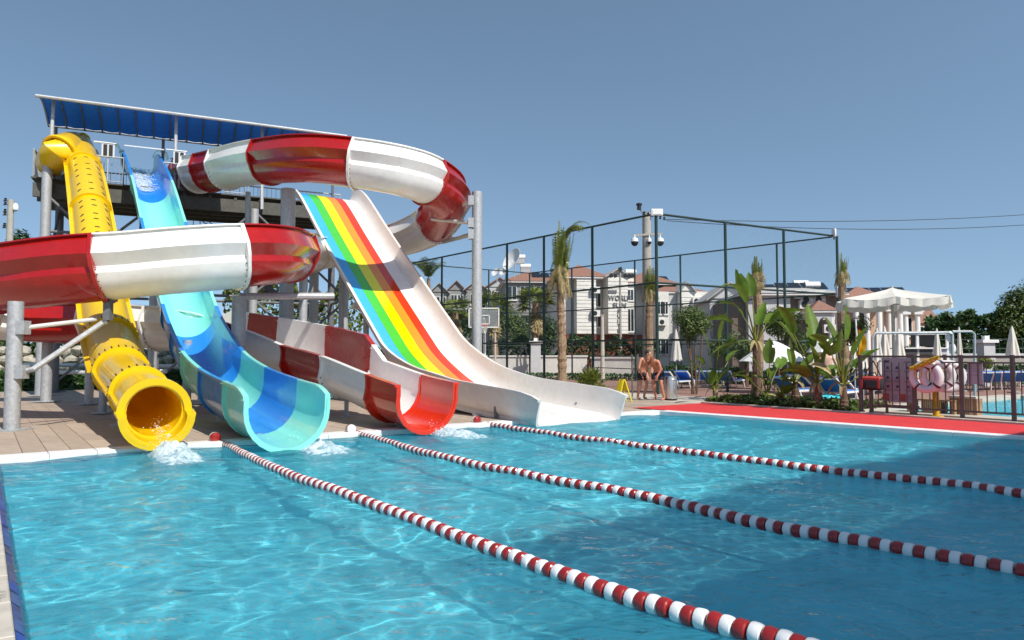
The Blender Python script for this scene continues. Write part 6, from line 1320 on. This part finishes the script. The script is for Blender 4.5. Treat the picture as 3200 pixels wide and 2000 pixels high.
for a in ((2114, 1030, 1126, 31, 32, 'closed parasol behind the two people'), (2672, 1090, 1150, 22.5, 28, 'closed parasol low behind the yellow flag, left one'), (2697, 1080, 1152, 22, 30, 'closed parasol low behind the yellow flag, right one'), (2744, 1025, 1128, 27, 30, 'closed parasol first left of the dark bar, behind the rules board'), (2768, 1020, 1130, 28, 34, 'closed parasol second left of the dark bar, behind the rules board'), (2812, 1028, 1130, 27, 38, 'closed parasol right at the left end of the dark bar'), (2870, 1030, 1085, 36, 16, 'thin closed parasol standing at the dark bar panel'), (2932, 1028, 1130, 28, 26, 'closed parasol in front of the dark bar, right half'), (3002, 1024, 1130, 28, 18, 'thin closed parasol at the right end of the dark bar'), (3168, 1021, 1118, 27, 38, 'closed parasol standing alone before the far hedge')): closed_parasol(*a)
# loungers
def lounger_proto():
    o = thing('sun_lounger', (0, 0, 0), 'x', 'sun lounger', 'blue sun loungers round the far pool')
    for sg in (-1, 1): b = MB(); b.bar((sg * .3, -.85, .32), (sg * .3, .45, .32), .05, .06); b.bar((sg * .3, .40, .32), (sg * .3, .98, .74), .05, .06); b.build('side_rail', MT['plastic_w'], o)
    for y in (-.7, .35):
        for sg in (-1, 1): b = MB(); b.tube([(sg * .3, y, .32), (sg * .32, y - .05, .16), (sg * .33, y - .12, .0)], .028, 6); b.build('leg', MT['plastic_w'], o)
    b = MB(); b.box((0, -.22, .345), (.56, 1.26, .03)); b.build('seat', MT['lounger'], o); b = MB(); ax = (X3, Vector((0, .81, .586)), Vector((0, -.586, .81))); b.box((0, .70, .565), (.56, .70, .03), ax); b.build('backrest', MT['lounger'], o); b = MB(); b.bar((-.3, .97, .73), (.3, .97, .73), .05); b.build('head_bar', MT['plastic_w'], o); return o
lp = lounger_proto(); first = True
LG = [(2108, 1195, 30, 2.5, 'blue lounger with raised back just right of the steel bin'), (2160, 1190, 31, 2.5, 'blue lounger second from the steel bin'), (2222, 1188, 31.5, 2.5, 'blue lounger third from the steel bin'), (2285, 1190, 31, 2.5, 'blue lounger left of the thick brown trunk'), (2490, 1235, 22.5, 2.2, 'blue lounger right of the thick brown trunk, lowest in view'), (2540, 1215, 25, 2.2, 'blue lounger behind the plant with the upright leaf'), (2585, 1205, 27, 2.2, 'blue lounger behind the plant with the upright leaf, further back'), (2625, 1235, 21.5, 2.3, 'blue lounger with a turquoise towel nearest the fence'), (2660, 1225, 23.5, 2.3, 'blue lounger behind the flag staff'), (2700, 1215, 25.5, 2.3, 'blue lounger behind the red bag'), (2745, 1212, 26.5, 2.3, 'blue lounger behind the rules board'), (3020, 1205, 28.5, 2.7, 'blue lounger by the far pool, beside the small notice'), (3062, 1200, 29.2, 2.7, 'blue lounger by the far pool, second from the small notice'), (3098, 1198, 29.6, 2.7, 'blue lounger by the far pool, third from the small notice'), (3134, 1196, 30, 2.7, 'blue lounger by the far pool, fourth from the small notice'), (3172, 1194, 30.2, 2.7, 'blue lounger by the far pool at the right picture edge')]
for px, py, dep, rz, lab in LG:
    o = lp if first else copy_tree(lp); first = False; p = gp(px, py, dep, .06); o.location = p; o.rotation_euler = (0, 0, rz + random.uniform(-.08, .08)); o['label'] = lab
tw_ = gp(2606, 1250, 20.6, .06); b = MB(); b.smooth = True
for i in range(9):
    for j in range(7): b.add((tw_.x - .32 + .64 * j / 6, tw_.y - .1 + .1 * i, .42 - .03 * i + (-.34 * (1 - i / 3) if i < 3 else .05 * math.sin(i * 2 + j)) ))
for i in range(8):
    for j in range(6): a = i * 7 + j; b.face(a, a + 1, a + 8, a + 7)
tag(b.build('towel', MT['towel']), 'turquoise towel draped over a lounger at the bed edge', 'towel')
# ================================================================== people
def body(name, joints, edges, radii, mat, parent, sub=2):
    me = bpy.data.meshes.new(name); me.from_pydata([tuple(j) for j in joints], edges, []); o = bpy.data.objects.new(name, me); COL.objects.link(o); md = o.modifiers.new('skin', 'SKIN'); md.use_smooth_shade = True; sv = me.skin_vertices[0].data
    for i, r_ in enumerate(radii): sv[i].radius = r_ if isinstance(r_, tuple) else (r_, r_)
    sv[0].use_root = True; s2 = o.modifiers.new('sub', 'SUBSURF'); s2.levels = sub; s2.render_levels = sub; dg = bpy.context.evaluated_depsgraph_get(); m2 = bpy.data.meshes.new_from_object(o.evaluated_get(dg)); bpy.data.objects.remove(o); m2.materials.clear(); m2.materials.append(MT[mat])
    for p in m2.polygons: p.use_smooth = True
    return put(name, m2, parent, True)
def person(base, rz, lean, head_turn, label, skin, hair, hairlong, trunks, arms, legs, sc=1.0, group=None):
    o = thing('person', base, label, 'person', group, rz); o.scale = (sc, sc, sc)
    # facing -Y; pelvis at .92, torso leaning forward by lean
    pel = Vector((0, 0, .92)); sl, cl = math.sin(lean), math.cos(lean)
    def T(x, y, z): return pel + Vector((x, -sl * z + y * cl, cl * z + y * sl))
    J = [pel, T(0, 0, .14), T(0, 0, .34), T(0, 0, .48), T(0, -.02, .56), T(0, -.05, .66), T(0, -.06, .77)]; Rr = [(.15, .11), (.135, .10), (.165, .115), (.12, .085), .055, (.075, .09), (.06, .075)]; E = [(0, 1), (1, 2), (2, 3), (3, 4), (4, 5), (5, 6)]
    for sg, (el, wr_) in zip((-1, 1), arms):
        s0 = len(J); sh_ = T(sg * .19, 0, .46); J += [sh_, T(*el), T(*wr_)]; Rr += [.062, .042, .03]; E += [(3, s0), (s0, s0 + 1), (s0 + 1, s0 + 2)]
        w = J[-1]; d = (J[-1] - J[-2]).normalized(); side = d.orthogonal().normalized(); s1 = len(J); J.append(w + d * .09); Rr.append((.036, .018)); E.append((s0 + 2, s1))
        for k in range(4): f = len(J); J += [w + d * .12 + side * (.022 * (k - 1.5)), w + d * (.175 - .012 * abs(k - 1.3)) + side * (.024 * (k - 1.5)) + Vector((0, 0, -.015))]; Rr += [.0085, .007]; E += [(s1, f), (f, f + 1)]
        f = len(J); J += [w + d * .06 + side * .045, w + d * .1 + side * .062]; Rr += [.01, .008]; E += [(s0 + 2, f), (f, f + 1)]
    for sg, (kn, an) in zip((-1, 1), legs):
        h0 = len(J); hp = pel + Vector((sg * .1, 0, -.04)); J += [hp, Vector(kn), Vector(an), Vector(an) + Vector((0, .0, -.06)), Vector(an) + Vector((0, -.16, -.065))]; Rr += [.092, .058, .04, .042, (.04, .025)]; E += [(0, h0), (h0, h0 + 1), (h0 + 1, h0 + 2), (h0 + 2, h0 + 3), (h0 + 3, h0 + 4)]
    bd = body('body', J, E, Rr, skin, o)
    hd = T(0, -.07, .70); fdir = Matrix.Rotation(head_turn, 3, 'Z') @ Vector((0, -1, -.1)).normalized(); sd_ = Vector((-fdir.y, fdir.x, 0)).normalized()
    b = MB(); b.ball(hd, (.082, .095, .12), 14, 10); n0 = hd + fdir * .092 - Vector((0, 0, .01)); b.ball(n0, (.016, .02, .026), 8, 6)
    for sg in (-1, 1): b.ball(hd + sd_ * .085 * sg + Vector((0, 0, -.005)), (.018, .02, .032), 8, 6)
    b.ball(hd + fdir * .07 - Vector((0, 0, .085)), (.035, .03, .03), 8, 6); b.build('head', MT[skin], o).matrix_parent_inverse = Matrix.Identity(4)
    b = MB()
    for sg in (-1, 1): b.ball(hd + fdir * .086 + sd_ * .032 * sg + Vector((0, 0, .018)), (.011, .008, .008), 6, 4)
    b.build('eyes', MT['hair_d'], o).matrix_parent_inverse = Matrix.Identity(4)
    b = MB(); b.ball(hd + fdir * .087 - Vector((0, 0, .052)), (.024, .01, .007), 8, 4); b.build('mouth', MT['bag_r'], o).matrix_parent_inverse = Matrix.Identity(4)
    b = MB(); hc = hd - fdir * .022 + Vector((0, 0, .035)); b.ball(hc, (.095, .103, .105), 14, 9)
    if hairlong:
        for i in range(9): a = -1.9 + 3.8 * i / 8; q = hc - fdir * .07 * math.cos(a) + sd_ * .09 * math.sin(a); b.tube([q, q - Vector((0, -.01, .10)) - fdir * .02, q - Vector((0, -.03, .20))], [.045, .05, .02], 7)
    b.build('hair', MT[hair], o).matrix_parent_inverse = Matrix.Identity(4)
    k0, k1 = Vector(legs[0][0]), Vector(legs[1][0]); hl, hr_ = pel + Vector((-.1, 0, -.04)), pel + Vector((.1, 0, -.04))
    body('swim_trunks', [pel, T(0, 0, .07), hl, hl.lerp(k0, .75), hr_, hr_.lerp(k1, .75)], [(0, 1), (0, 2), (2, 3), (0, 4), (4, 5)], [(.165, .125), (.155, .118), .112, .108, .112, .108], trunks, o, 1)
    return o
pa = G(2006, 1247); pbn = G(2060, 1249)
person(pa, .45, .50, .35, 'tanned shirtless person leaning forward in front of the gate, dark swimwear', 'skin', 'hair_d', False, 'darkbrown', [((-.27, -.12, .22), (-.20, -.28, .05)), ((.27, -.10, .22), (.22, -.26, .04))], [((-.13, -.12, .50), (-.13, .06, .09)), ((.14, -.10, .50), (.16, .10, .09))], .97, 'bathers beside the red strip')
person(pbn, -.75, .85, -.2, 'sunburnt shirtless bather with light brown hair bending over, navy trunks', 'skin2', 'hair_b', True, 'navy', [((-.25, -.18, .28), (-.18, -.36, .2)), ((.26, -.16, .28), (.2, -.36, .2))], [((-.14, -.14, .50), (-.15, .05, .09)), ((.14, -.12, .50), (.16, .02, .09))], 1.0, 'bathers beside the red strip')
person(gp(2588, 1255, 22.0), 2.8, .1, 0, 'pale bather standing behind the upright leafed plant, mostly hidden', 'skin3', 'hair_b', False, 'bag_r', [((-.26, 0, .22), (-.25, -.05, -.02)), ((.26, 0, .22), (.25, -.05, -.02))], [((-.11, -.03, .50), (-.12, .02, .09)), ((.11, -.02, .50), (.12, .02, .09))], .98)
# ================================================================== unseen open pavilion behind the camera, added to cast the shadow on the right of the pool
TH = math.tan(R(SUN_EL)); vE = 7.5; dist = 8.6; HH = dist * TH; k0h = 3.3; axh = (UU, VV, Z3)
hw_ = thing('shade_pavilion', W(k0h, vE + dist, .06), 'unseen open pavilion with a flat roof, added to shade the right of the pool', 'pavilion')
b = MB(); b.box(W(k0h + 14, vE + dist + 6, HH + .1), (28, 12, .2), axh); b.build('roof_slab', MT['plaster_w'], hw_)
for i in range(6):
    for j in (0.3, 11.7): b = MB(); b.box(W(k0h + .4 + i * 5.4, vE + dist + j, HH / 2), (.35, .35, HH), axh); b.build('column', MT['plaster_w'], hw_)
for j in (.3, 11.7): b = MB(); b.box(W(k0h + 14, vE + dist + j, HH - .2), (27.8, .3, .4), axh); b.build('beam', MT['plaster_w'], hw_)
